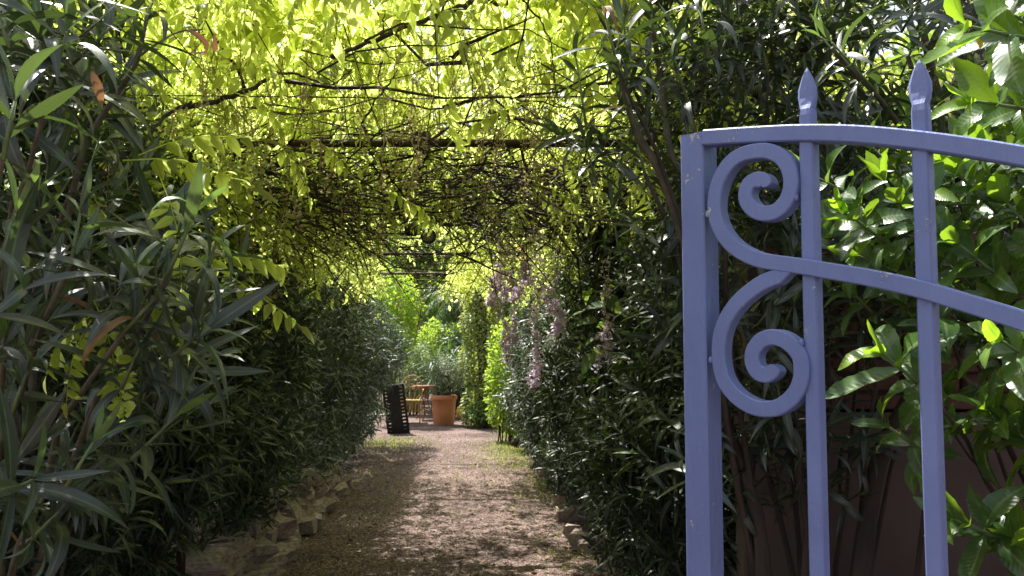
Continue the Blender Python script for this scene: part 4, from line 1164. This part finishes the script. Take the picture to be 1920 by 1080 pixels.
def laurel():
    rt = root('laurel_shrub', 'glossy broad leaved laurel with sunlit lime green shoots behind the blue gate', 'shrub', (1.95, 2.55, 0))
    c = Cloud(); T = Tubes(); tips = []
    H = [((1750, 745, 1.95), (1660, 665, 1.9), .165, 3, .9), ((1735, 850, 2.1), (1665, 800, 2.05), .13, 3, .25), ((1660, 455, 2.1), (1590, 400, 2.05), .12, 4, .95), ((1740, 470, 2.15), (1660, 340, 2.1), .14, 3, .6),
         ((1960, 80, 1.85), (1820, 50, 1.8), .17, 4, 1.0), ((1960, 210, 1.95), (1830, 190, 1.9), .15, 3, 1.0), ((1930, 320, 2.0), (1840, 270, 2.0), .13, 4, .8), ((1870, 400, 2.1), (1780, 310, 2.1), .12, 4, .7),
         ((1900, 540, 2.0), (1800, 460, 2.0), .14, 3, .5), ((1950, 450, 2.0), (1870, 360, 2.0), .14, 4, .6), ((1850, 640, 2.1), (1835, 590, 2.1), .10, 3, 1.0), ((1970, 700, 1.9), (1880, 640, 1.85), .15, 3, .8), ((1880, 800, 2.0), (1850, 770, 2.0), .13, 3, .6),
         ((1960, 860, 2.0), (1900, 800, 2.0), .13, 4, .4), ((1900, 1020, 1.95), (1790, 975, 1.9), .13, 4, .6), ((1960, 1080, 1.9), (1900, 1010, 1.9), .14, 3, .6), ((1700, 520, 2.3), (1610, 480, 2.2), .12, 4, .6), ((1640, 590, 2.4), (1590, 540, 2.4), .10, 3, .5),
         ((1780, 800, 2.25), (1730, 730, 2.2), .12, 3, .4), ((1920, 940, 2.1), (1960, 900, 2.1), .13, 3, .4), ((1700, 340, 2.3), (1640, 280, 2.3), .14, 3, .8), ((1960, 0, 2.0), (1900, -40, 1.95), .17, 3, .9), ((1780, 640, 2.3), (1760, 600, 2.3), .12, 3, .5)]
    for b, e, L, nw, ti in H:
        b = np.array(at(*b)); e = np.array(at(*e)); ln = np.linalg.norm(e - b)
        shoots(c, [b], [e - b], ln, nw + 1, L, per=3, tint0=.25, tint1=ti, spread=(75, 25))
        tips.append(b); T.add([b, e], [.005, .003], 6)
    n = 125
    px = 1560 + 480 * rng.random(n) ** .8; py = rng.uniform(-60, 900, n)
    Y = rng.uniform(2.05, 2.75, n)
    ok = ~((px < 1830) & (py < 270)) & ~((px < 1700) & (py > 560)) & (px > 1560 + (py > 650) * 100) & ((py < 780) | (rng.random(n) < .4))
    px, py, Y = px[ok], py[ok], Y[ok]; n = len(px)
    B = np.array([at(a, b, y_)[:] for a, b, y_ in zip(px, py, Y)])
    D = np.stack([rng.normal(-.4, .35, n), rng.normal(-.3, .35, n), rng.uniform(0, .9, n)], -1)
    Ls = rng.uniform(.08, .15, n)
    shoots(c, B, D, Ls, 4, rng.uniform(.09, .13, n), per=2, tint0=.1, tint1=.65, spread=(80, 30))
    for b, d, l in zip(B, D, Ls): T.add([b, b + d / np.linalg.norm(d) * l], [.004, .0025], 5)
    tips += list(B)
    print('laurel', plant_leaves(rt, c, 'laurel_near', LAU_NEAR, LAU_NEAR, M['laurel'], 300))
    canes(rt, (2.1, 2.85, 0), tips[:23:3], M['bark'], .013, .004, bow=-.2)
    canes(rt, (2.1, 2.9, 0), tips[26::8], M['bark'], .012, .003, joined=True, bow=-.2)
    link('twigs', T.mesh('twigs'), M['greenstem'], rt)['kind'] = 'stuff'
    cc = tmpl_leaf(ELLIP, .5, .4, .3, 6); p = np.array(at(1838, 92, 1.8))
    v = (cc['V'] * .028) @ np.stack([(1, 0, 0), (0, 0, 1), (0, -1, 0)], -1).T.astype(float) + p
    o = link('yellow_leaf', mesh_np('yellow_leaf', v, cc['Q'], cc['T'], cc['UV'], np.ones(len(v))), M['yellowleaf'], rt); o['label'] = 'tiny orange yellow leaf'
M['yellowleaf'] = leaf_material('yellowed_leaf', (0.6, 0.35, 0.03), (0.7, 0.42, 0.03), (0.75, 0.42, 0.03), rough=.5, trans=.5, tcol=(.9, .5, .05))
laurel()

# ---- hedges along the path
def hedge_side(side, ya, yb, dens, height, key):
    """returns shoot bases & directions spread through the hedge shell; side -1 left, 1 right"""
    n = int((yb - ya) * dens)
    y = rng.uniform(ya, yb, n)
    hmax = height(y)
    z = 0.08 + (hmax - .08) * rng.random(n) ** .85
    off = 1.26 if side > 0 else 1.36
    off = np.where((side < 0) & (y > 8.3), 1.22, off)
    bulge = (0.26 + (np.clip((y - 7) / 6, 0, 1) * .46 * np.clip((z - .75) / .7, 0, 1) if side < 0 else 0)) * np.sin(np.pi * np.clip(z / 2.3, 0, 1)) - 0.05
    lump = np.array([mnoise.noise(Vector((yy * 1.3, zz * 1.5, side * 5))) for yy, zz in zip(y, z)]) * .28
    depth = rng.exponential(.16, n); deep = rng.random(n) < .28; depth = np.where(deep, rng.uniform(.2, 1.2, n), depth)
    x = xc(y) + side * (off - bulge - lump + depth)
    P = np.stack([x, y, z], -1)
    D = np.stack([-side * rng.uniform(.1, .9, n), rng.normal(-.15, .4, n), rng.uniform(.05, 1.0, n)], -1)
    return P, D
def hedge(side, bounds, heights, labels, group):
    for k, (ya, yb) in enumerate(zip(bounds[:-1], bounds[1:])):
        cy_ = (ya + yb) / 2
        rt = root('oleander_shrub', labels[k], 'shrub', (xc(cy_) + side * 1.75, cy_, 0), group)
        hh = heights[k]
        hf = lambda y: hh + .18 * np.sin(y * 3.1 + side) + .1 * np.sin(y * 7.7)
        near = cy_ < 8
        dens = (330 if near else 260)
        P, D = hedge_side(side, ya - .15, yb + .15, dens * hh / 2.5, hf, k)
        c = Cloud(); n = len(P)
        Ls = rng.uniform(.10, .2, n)
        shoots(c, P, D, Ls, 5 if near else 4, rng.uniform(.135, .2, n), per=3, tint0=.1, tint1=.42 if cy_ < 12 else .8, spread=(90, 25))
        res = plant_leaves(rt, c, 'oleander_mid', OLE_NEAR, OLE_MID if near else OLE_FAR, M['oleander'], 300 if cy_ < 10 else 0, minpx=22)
        print('hedge', side, k, res)
        idx = rng.choice(n, 60, replace=False)
        canes(rt, (xc(cy_) + side * 1.8, cy_, 0), P[idx], M['stem'], .013, .004, joined=True)
LH = [2.6, 3.9, 5.4, 7.2, 9.2, 11.3, 13.9]
hedge(-1, LH, [2.6, 2.6, 2.65, 2.75, 2.75, 2.55], [
    'dark oleander behind the nearest one at the left edge, before the stone edging begins',
    'dark oleander on the left just behind the near end of the low stone edging',
    'second oleander along the left side of the path, beyond the edging stones',
    'third oleander of the left hedge, bulging toward the path under the vine',
    'fourth oleander of the left hedge, close to the black slotted panel',
    'last oleander of the left hedge, lit at its crown beside the clearing'], 'oleanders hedging the left side')
RH = [3.7, 5.6, 7.6, 9.6, 11.6, 13.3]
hedge(1, RH, [3.3, 3.0, 2.8, 2.5, 2.3], [
    'dark oleander right of the path seen directly left of the gate post',
    'second oleander along the right side, behind the hanging lilac racemes',
    'third oleander of the right hedge, below the faded flower strings',
    'fourth oleander of the right hedge beside the mossy path edge',
    'last oleander of the right hedge next to the bright clearing'], 'oleanders hedging the right side')

# ================================================================== STONES
def rough_stone(seed, cuts=2):
    r = random.Random(seed)
    bm = bmesh.new(); bmesh.ops.create_cube(bm, size=1.0)
    bmesh.ops.subdivide_edges(bm, edges=bm.edges[:], cuts=1, use_grid_fill=True)
    o = Vector((r.uniform(0, 50), r.uniform(0, 50), r.uniform(0, 50)))
    for v in bm.verts:
        l = v.co.length
        v.co = v.co.lerp(v.co.normalized() * .62, .35)
        v.co += Vector((mnoise.noise(v.co * 1.7 + o), mnoise.noise(v.co * 1.7 + o + Vector((9, 0, 0))), mnoise.noise(v.co * 1.7 + o + Vector((0, 9, 0))))) * .30
    bmesh.ops.triangulate(bm, faces=bm.faces)
    me = bm_mesh('stone', bm); me.materials.append(M['stone']); return me
STONES = [rough_stone(i) for i in range(8)]
def put_stone(parent, x, y, z, sx, sy, sz, name='stone'):
    o = bpy.data.objects.new(name, random.choice(STONES)); COL.objects.link(o); o.parent = parent
    off = Vector(parent.location)
    o.location = Vector((x, y, z)) - off; o.scale = (sx, sy, sz); o.rotation_euler = (random.gauss(0, .1), random.gauss(0, .1), random.gauss(0, .35))
    return o
def stone_edging():
    rt = root('stone_edging', 'low dry laid edging of rough pale stones at the foot of the left hedge', 'stone edging', (xc(5.5) - 1.1, 5.5, 0))
    y = 4.7
    while y < 9.4:
        for course in range(3 if y < 8.2 else 2):
            s = random.uniform(.85, 1.25)
            x = xc(y) - 1.14 - course * .07 + random.gauss(0, .03)
            put_stone(rt, x, y + random.uniform(-.08, .08), .065 + course * .135, .24 * s, .24 * s, .14 * random.uniform(.8, 1.1))
        if y < 7: put_stone(rt, xc(y) - 1.50, y + .05, .30, .3, .3, .16)
        y += random.uniform(.21, .29)
stone_edging()
def right_stones():
    rt = root('stone_border', 'sparse border of half buried stones under the right hand oleanders', 'stone border', (xc(6) + 1.15, 6, 0))
    for px, py, Y, s in ((1165, 1065, 5.6, .24), (1215, 1085, 5.4, .28), (1090, 985, 6.6, .17), (1078, 965, 6.9, .14), (1060, 925, 7.6, .16), (1100, 1000, 6.4, .12), (1052, 900, 8.2, .15)):
        p = at(px, py, Y)
        put_stone(rt, p.x, p.y, .05, s, s * .8, s * .75)
    for k in range(5):
        y = 8.6 + k * .8
        put_stone(rt, xc(y) + 1.24, y, .015, .13, .12, .07)
right_stones()
bm = bmesh.new(); bmesh.ops.create_icosphere(bm, subdivisions=3, radius=.075)
for v in bm.verts: v.co *= 1 + .06 * mnoise.noise(v.co * 22)
_p = at(967, 826, 13.2); bm.transform(Matrix.Translation((_p.x, _p.y, .07)))
tag(link('garden_ball', bm_mesh('garden_ball', bm, True), M['bark']), 'small round brown ball lying at the right edge of the path', 'ball')

# ================================================================== BLACK SLOTTED PANEL
def slotted_panel():
    base = at(748, 812, 15.3); base.z = 0
    rt = root('slotted_panel', 'black plastic crate panel with two columns of slots standing at the left hedge end', 'panel', base)
    tilt = Matrix.Translation(base) @ Matrix.Rotation(R(-7), 4, 'Y') @ Matrix.Rotation(R(6), 4, 'X') @ Matrix.Rotation(R(8), 4, 'Z')
    def bx(name, x, y, z, sx, sy, sz):
        b = box_bm(x, y, z, sx, sy, sz, .004); b.transform(tilt); link(name, bm_mesh(name, b), M['black'], rt)
    H = 0.84
    bx('side_rail', -.175, 0, H / 2, .045, .06, H); bx('side_rail', .175, .02, H / 2, .045, .06, H)
    bx('centre_board', -.005, -.03, H / 2, .21, .035, H); bx('backing', .0, .10, .045, .39, .16, .09)
    bx('top_cap', 0, .0, H + .02, .395, .08, .04); bx('foot', 0, 0.02, .035, .395, .1, .07)
    for k in range(12):
        z = .11 + k * .062
        bx('slat', -.131, 0, z, .05, .03, .043); bx('slat', .126, 0, z, .06, .03, .041)
slotted_panel()

# ================================================================== POT, OLIVE
POT = at(832, 795, 17.1); POT.z = 0.0
def pot():
    rt = root('terracotta_pot', 'large round terracotta pot in the clearing holding the olive bush', 'plant pot', POT)
    k = .245
    prof = [(0.0, 0.0), (.195, 0.0), (.205, .012), (.228, .30), (.238, .50), (.258, .505), (.264, .515), (.264, .575), (.258, .59), (.243, .592), (.236, .58), (.232, .53), (.0, .53)]
    me = lathe(prof[:-1], 40, 'pot_body', loc=POT); link('pot_body', me, M['terracotta'], rt)
    me = lathe([(.0, .552), (.12, .556), (.2345, .545)], 30, 'soil', loc=POT); link('soil', me, M['soil'], rt)
    for i in range(26):
        a = random.uniform(0, 6.28); o = bpy.data.objects.new('pebble', STONES[i % 8]); COL.objects.link(o); o.parent = rt
        r_ = random.uniform(.1, .22); o.location = (r_ * math.cos(a), r_ * math.sin(a), .565); o.scale = (.04, .035, .03)
pot()
def olive():
    rt = root('olive_bush', 'rounded grey green olive bush growing out of the terracotta pot', 'bush', POT + Vector((0, 0, .55)))
    c = Cloud()
    cen = np.array(POT) + np.array((.02, 0, .98))
    n = 560
    d = unit(rng.normal(0, 1, (n, 3))); rr = rng.random(n) ** .5
    P = cen + d * rr[:, None] * np.array((.33, .33, .40)) 
    P[:, 0] += .05 * np.sin(P[:, 2] * 9)
    D = unit(d + np.array((0, 0, .8)) + rng.normal(0, .3, (n, 3)))
    shoots(c, P, D, .12, 5, rng.uniform(.045, .07, n), per=2, tint0=.2, tint1=.8, spread=(60, 30))
    plant_leaves(rt, c, 'olive', OLIVE, OLIVE, M['olive'], 0)
    canes(rt, (POT.x, POT.y, .54), P[:40], M['stem'], .010, .003, joined=True)
olive()
def small_pot():
    p = at(868, 783, 18.4); p.z = 0
    rt = root('glazed_pot', 'small yellow glazed pot on the ground behind the terracotta pot', 'plant pot', p)
    link('pot_body', lathe([(0, 0), (.08, 0), (.13, .06), (.155, .13), (.15, .20), (.12, .245), (.13, .265), (.12, .27), (.105, .24)], 24, 'pot_body', loc=p), M['yellow'], rt)
    link('soil', lathe([(0, .235), (.107, .235)], 20, 'soil', loc=p), M['soil'], rt)
small_pot()

# ================================================================== GARDEN CHAIR and red stand
def chair():
    b = at(770, 786, 17.6); b.z = 0
    rt = root('garden_chair', 'ochre wrought iron garden chair with arched back beside the terracotta pot', 'chair', b)
    def tube(name, pts, r=.009, mat='ochre', sides=7):
        t = Tubes(); t.add([Vector(p) + b for p in pts], r, sides); link(name, t.mesh(name), M[mat], rt)
    W = .21
    for s in (-1, 1):
        tube('leg', [(s * W, -.20, 0), (s * W * .97, -.19, .44)], .011)
        tube('leg', [(s * W * 1.05, .22, 0), (s * W * .95, .19, .44)], .011)
        tube('armrest', spline([(s * W, .2, .66), (s * (W + .05), 0, .68), (s * (W + .04), -.15, .62), (s * W, -.19, .44)], 5))
    bm = box_bm(b.x, b.y, .45, .44, .42, .03, .008); link('seat', bm_mesh('seat', bm), M['ochre'], rt)
    for k in range(7):
        x = -.18 + k * .06
        bm = box_bm(b.x + x, b.y - .205, .33, .035, .012, .20, .003); link('apron_slat', bm_mesh('apron_slat', bm), M['ochre'], rt)
    a = np.linspace(0, math.pi, 13)
    tube('back_frame', [(-W, .2, .44), (-W, .21, .66)] + [(-W * math.cos(q), .22 + .02 * math.sin(q), .72 + .24 * math.sin(q)) for q in a] + [(W, .21, .66), (W, .2, .44)], .010)
    tube('back_scroll', [(.11 * math.cos(q), .235, .82 + .11 * math.sin(q)) for q in np.linspace(0, 6.28, 17)], .008)
    tube('back_scroll', [(.05 * math.cos(q), .235, .82 + .05 * math.sin(q)) for q in np.linspace(0, 6.28, 13)], .006)
    for s in (-1, -.4, .4, 1):
        tube('back_bar', spline([(s * .07, .2, .45), (s * .16, .21, .58), (s * .12, .225, .72)], 5), .006)
chair()
def table():
    b = at(797, 786, 18.3); b.z = 0
    rt = root('garden_table', 'small rust red iron table half hidden behind the ochre chair', 'table', b)
    link('table_top', lathe([(0, .70), (.27, .70), (.275, .71), (.275, .72), (.27, .73), (0, .73)], 26, 'table_top', loc=b), M['redpaint'], rt)
    for k in range(3):
        a = k * 2.09 + .5
        t = Tubes(); t.add(spline([b + Vector((.05 * math.cos(a), .05 * math.sin(a), .70)), b + Vector((.06 * math.cos(a), .06 * math.sin(a), .4)), b + Vector((.14 * math.cos(a), .14 * math.sin(a), .15)), b + Vector((.24 * math.cos(a), .24 * math.sin(a), 0))], 5), .011, 7)
        link('leg', t.mesh('leg'), M['redpaint'], rt)
    t = Tubes(); t.add([b + Vector((.1 * math.cos(q), .1 * math.sin(q), .26)) for q in np.linspace(0, 6.28, 15)], .008, 6)
    link('ring', t.mesh('ring'), M['redpaint'], rt)
    t = Tubes(); t.add([b + Vector((.27 * math.cos(q), .27 * math.sin(q), .66)) for q in np.linspace(0, 6.28, 25)], .007, 6)
    link('rim', t.mesh('rim'), M['redpaint'], rt)
table()

# ================================================================== BACKGROUND PLANTS
def ball_plant(name, label, cat, px, py, Y, rx, rz, n, tm, mat, leaf, tint=(.2, .8), base=True, squash=1.0, group=None, ry=None):
    cpos = np.array(at(px, py, Y)); ry = ry or rx
    rt = root(name, label, cat, (cpos[0], cpos[1], 0), group)
    c = Cloud()
    d = unit(rng.normal(0, 1, (n, 3)))
    lump = np.array([1 + .38 * mnoise.noise(Vector(q * 2.2) + Vector((px, py, 0))) for q in d])
    rr = (1 - .45 * rng.random(n) ** 1.5) * lump
    P = cpos + d * rr[:, None] * np.array((rx, ry, rz))
    ok = P[:, 2] > .02; P, d = P[ok], d[ok]; n = len(P)
    D = unit(d * .8 + np.array((0, 0, .25)) + rng.normal(0, .5, (n, 3)))
    U = d + np.array((0, 0, .7)) + rng.normal(0, .35, (n, 3))
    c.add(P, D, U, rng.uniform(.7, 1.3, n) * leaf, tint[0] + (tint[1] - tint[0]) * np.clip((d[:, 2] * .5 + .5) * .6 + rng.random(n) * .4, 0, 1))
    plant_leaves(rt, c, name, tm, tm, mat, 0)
    canes(rt, (cpos[0], cpos[1], 0), P[:12], M['bark'], .012, .003, joined=True)
    return rt
ball_plant('lime_shrub', 'bright lime green shrub rising behind the end of the left hedge', 'shrub', 733, 590, 17.5, .60, .95, 5200, SMALL + OLIVE, M['lime'], .10, (.3, 1))
ball_plant('rounded_shrub', 'light topped green shrub behind the olive bush, below the pink wall', 'shrub', 822, 668, 21.0, .75, .8, 5200, SMALL, M['lime'], .09, (.0, .7))
ball_plant('silver_shrub', 'pale silvery shrub behind the ochre chair', 'shrub', 772, 700, 19.6, .42, .75, 3600, OLIVE + SMALL, M['olive'], .08, (.4, 1))
ball_plant('lime_creeper', 'bright green small leaved bush at the right hedge end beside the ivy', 'bush', 958, 712, 13.9, .40, .95, 4200, SMALL, M['lime'], .075, (.2, .9))
ball_plant('low_bush', 'low dusty bush spreading at the foot of the ivy clad trunk', 'bush', 912, 775, 16.4, .40, .22, 1800, SMALL, M['shrub'], .06, (.1, .8))
ball_plant('evergreen_shrub', 'dark evergreen shrub filling the gap between pot and ivy', 'shrub', 872, 690, 20.5, .7, 1.1, 5200, SMALL, M['palm'], .10, (0, .3))
ball_plant('pale_shrub', 'pale green shrub right of the pink wall under the palm', 'shrub', 845, 600, 24, .8, 1.0, 4200, OLIVE + SMALL, M['shrub'], .13, (.3, 1))

_t = ball_plant('shade_tree', 'dusty green tree whose crown hides the roof above the pink wall', 'tree', 800, 470, 26.0, 1.5, 1.05, 9000, SMALL + OLIVE, M['shrub'], .17, (.1, .9))
t = Tubes(); _b = at(838, 600, 26.0); t.add(spline([(_b.x, 26, -.1), (_b.x - .1, 26, 1.8), (_b.x - .3, 26, 3.2), (_b.x - .6, 26, 4.6)], 5), np.linspace(.17, .07, 16), 9); link('trunk', t.mesh('trunk'), M['bark'], _t)
def ivy_trunk():
    b = at(905, 790, 16.6); b.z = 0
    rt = root('ivy_clad_trunk', 'slender tree trunk wrapped in yellow green ivy right of the pot', 'tree', b)
    t = Tubes(); p = np.array([(b.x + .05 * math.sin(z * 2), b.y, z) for z in np.arange(-.1, 3.9, .35)]); t.add(p, np.linspace(.14, .09, len(p)), 10)
    link('trunk', t.mesh('trunk'), M['bark'], rt)
    c = Cloud(); n = 9000
    z = rng.uniform(.05, 3.6, n); a = rng.uniform(0, 6.28, n)
    lump = np.array([mnoise.noise(Vector((math.cos(q) * 1.2, math.sin(q) * 1.2, zz * 1.9))) for q, zz in zip(a, z)])
    r_ = .24 + .18 * lump + rng.random(n) * .1 + .06 * np.exp(-((z - 1.3) ** 2))
    P = np.stack([b.x + .05 * np.sin(z * 2) + r_ * np.cos(a), b.y + r_ * np.sin(a), z], -1)
    d = np.stack([np.cos(a), np.sin(a), rng.uniform(-.8, .2, n)], -1)
    c.add(P, d + rng.normal(0, .4, (n, 3)), np.stack([np.cos(a), np.sin(a), np.full(n, .8)], -1), rng.uniform(.05, .10, n), rng.uniform(0.1, 1, n))
    plant_leaves(rt, c, 'ivy', SMALL, SMALL, M['ivy'], 0)
ivy_trunk()

def palm():
    b = at(868, 740, 22.5); b.z = 0
    rt = root('palm_tree', 'palm with dark fibrous trunk and drooping fronds behind the potted olive', 'palm', b)
    t = Tubes(); zs = np.arange(-.1, 2.9, .12); p = np.array([(b.x, b.y, z) for z in zs]); t.add(p, .17 + .02 * (np.arange(len(zs)) % 2), 12)
    link('trunk', t.mesh('trunk'), M['bark'], rt)
    for k in range(34):
        a = random.uniform(0, 6.28); el = random.uniform(-.3, 1.1); L = random.uniform(.9, 1.3)
        c = Cloud()
        pts = [np.array((b.x, b.y, 2.85))]; d = np.array((math.cos(a) * math.cos(el), math.sin(a) * math.cos(el), math.sin(el)))
        for i in range(8):
            pts.append(pts[-1] + d * L / 8); d = d + np.array((0, 0, -.17)); d /= np.linalg.norm(d)
        pts = np.array(pts); tt = Tubes(); tt.add(pts, np.linspace(.014, .005, 9), 4)
        fr = link('frond', tt.mesh('frond'), M['palm'], rt)
        side = np.cross(d, (0, 0, 1)); side /= np.linalg.norm(side) + 1e-6
        for i in range(2, 9):
            for j in (0, .5):
                q = pts[i] if j == 0 else (pts[i] + pts[max(i - 1, 0)]) / 2
                for s in (-1, 1):
                    c.add(q[None], (side * s + (pts[i] - pts[i - 1]) * 6 + np.array((0, 0, -.25)))[None], np.array([(0, 0, 1.0)]), .34, random.uniform(.2, 1))
        P, Rm, L_, T_ = c.arrays()
        o = link('leaflets', bake('leaflets', P, Rm, L_, T_, BLADE), M['palm'], fr); o['kind'] = 'stuff'
palm()
def spiky():
    b = at(838, 770, 19.0); b.z = 0
    rt = root('yucca_plant', 'dark spiky leaved yucca standing directly behind the olive bush', 'plant', b)
    c = Cloud(); n = 260
    el = rng.uniform(-.1, 1.5, n); a = rng.uniform(0, 6.28, n); D = np.stack([np.cos(a) * np.cos(el), np.sin(a) * np.cos(el), np.sin(el)], -1)
    z0 = rng.choice([.5, .85, 1.15], n)
    c.add(np.stack([np.full(n, b.x) + rng.choice([-.25, 0.05, .3], n), np.full(n, b.y), z0], -1), D, np.array([0, 0, 1.0]), rng.uniform(.55, .85, n), rng.uniform(0, .8, n))
    plant_leaves(rt, c, 'yucca', BLADE, BLADE, M['palm'], 0)
    t = Tubes()
    for dx, h in ((-.25, .6), (.05, 1.2), (.3, .9)): t.add([(b.x + dx * .4, b.y, -.05), (b.x + dx, b.y, h)], .06, 7)
    link('trunk', t.mesh('trunk'), M['bark'], rt)
spiky()

def house():
    c = at(795, 600, 31.0)
    rt = root('garden_house', 'pink rendered house wall glimpsed through the far trees', 'house', (c.x, 31.5, 0))
    x0, x1, H = c.x - 2.2, c.x + 3.6, 4.7
    dx0, dx1 = c.x + .32, c.x + 1.35
    for nm, (a, b_, z0, z1) in dict(a=(x0, dx0, 0, H), b=(dx1, x1, 0, H), c=(dx0, dx1, 3.35, H)).items():
        bm = box_bm((a + b_) / 2, 31.4, (z0 + z1) / 2, b_ - a, .3, z1 - z0); link('wall', bm_mesh('wall', bm), M['pink'], rt)
    for xx in (x0 + .15, x1 - .15):
        bm = box_bm(xx, 33.6, H / 2, .3, 4.0, H - .02); link('wall', bm_mesh('wall', bm), M['pink'], rt)
    bm = box_bm((dx0 + dx1) / 2, 31.45, 1.67, dx1 - dx0 - .01, .06, 3.34); link('doorway_shade', bm_mesh('doorway_shade', bm), M['dark'], rt)  # dark sheet coloured as the shade inside the house opening
    bm = bmesh.new(); vs = [bm.verts.new(p) for p in ((x0 - .3, 31.0, H + .02), (x1 + .3, 31.0, H + .02), (x1 + .3, 33.5, H + 1.2), (x0 - .3, 33.5, H + 1.2), (x0 - .3, 36, H + .02), (x1 + .3, 36, H + .02))]
    bm.faces.new((vs[0], vs[1], vs[2], vs[3])); bm.faces.new((vs[3], vs[2], vs[5], vs[4])); bm.faces.new((vs[0], vs[3], vs[4])); bm.faces.new((vs[1], vs[5], vs[2])); bm.faces.new((vs[0], vs[4], vs[5], vs[1]))
    link('roof', bm_mesh('roof', bm), M['terracotta'], rt)
house()

def tree(x, y, h, r, n, label, mat, group, leaf=.16, tint=(0, .7)):
    rt = root('broadleaf_tree', label, 'tree', (x, y, 0), group)
    t = Tubes(); p = spline([(x, y, -.1), (x + .1, y, h * .3), (x - .1, y + .1, h * .6), (x, y, h * .85)], 5); t.add(p, np.linspace(.17, .05, len(p)), 9)
    for k in range(9):
        a = random.uniform(0, 6.28); z0 = random.uniform(.25, .7) * h; e = np.array((x + math.cos(a) * r * .8, y + math.sin(a) * r * .8, z0 + random.uniform(.3, 1.4)))
        t.add(bez((x, y, z0), (x + math.cos(a) * r * .4, y + math.sin(a) * r * .4, z0 + .1), e, 6), np.linspace(.06, .015, 6), 6)
    link('trunk', t.mesh('trunk'), M['bark'], rt)
    c = Cloud()
    k = 16
    cc = np.stack([x + rng.normal(0, r * .55, k), y + rng.normal(0, r * .45, k), rng.uniform(h * .12, h * .92, k)], -1)
    ci = rng.integers(0, k, n); d = unit(rng.normal(0, 1, (n, 3)))
    P = cc[ci] + d * (rng.random(n) ** .4)[:, None] * (r * .48) * np.array((1, 1, .8))
    P = P[P[:, 2] > .1]; d = d[:len(P)]; n = len(P)
    c.add(P, rng.normal(0, 1, (n, 3)) + np.array((0, 0, -.2)), np.array([0, 0, 1.0]) + rng.normal(0, .5, (n, 3)), rng.uniform(.7, 1.3, n) * leaf, rng.uniform(tint[0], tint[1], n))
    plant_leaves(rt, c, 'tree', SMALL, SMALL, mat, 0)
G = 'trees beyond the clearing'
tree(-5.6, 24, 5.2, 2.1, 9000, 'leafy tree left of the clearing with sunlit yellow green crown', M['lime'], G, .16, (.1, .9))
tree(-.4, 24.5, 5.4, 2.0, 9000, 'broad green tree right of the far palm', M['shrub'], G, .16, (.1, .9))
tree(-7.2, 19, 5.0, 2.2, 6000, 'dark tree beyond the left hedge', M['shrub'], G)
tree(3.0, 19, 5.2, 2.2, 6000, 'dark tree beyond the right hedge', M['shrub'], G)
tree(-2.6, 37, 8.5, 3.6, 10000, 'tall pale green tree above the pink house', M['shrub'], G, .26, (.3, 1))
tree(-9, 40, 9, 4.2, 7000, 'farthest tree on the left of the pink house', M['shrub'], G, .3)
tree(4.5, 38, 9, 4.2, 7000, 'farthest tree on the right of the pink house', M['shrub'], G, .3)
tree(-4.3, 3.6, 3.2, 1.4, 6000, 'dense tree added out of sight behind the nearest left oleander to stop light leaks', M['shrub'], G)  # this tree and the next four are added to close bright hedge gaps
tree(-5.2, 8.2, 3.4, 1.8, 5000, 'dense tree added out of sight behind the left hedge to block horizon light', M['shrub'], G)
tree(-5.4, 13.2, 3.6, 1.9, 5000, 'second dense tree added behind the left hedge to block horizon light', M['shrub'], G)
tree(3.4, 6.6, 4.3, 1.6, 6000, 'dense tree added behind the right hedge and the wall to block horizon light', M['shrub'], G)
tree(3.2, 11.5, 4.2, 1.9, 5000, 'second dense tree added behind the right hedge to block horizon light', M['shrub'], G)
tree(2.6, 4.5, 4.6, 1.3, 6000, 'dark tree rising over the brown wall behind the laurel', M['shrub'], G, .12, (0, .4))
_seen = set(); _t = 0
for _o in bpy.data.objects:
    if _o.type == 'MESH' and _o.data.name not in _seen:
        _seen.add(_o.data.name); _t += len(_o.data.loops) - 2 * len(_o.data.polygons)
print('objects', len(bpy.data.objects), 'tris', _t)
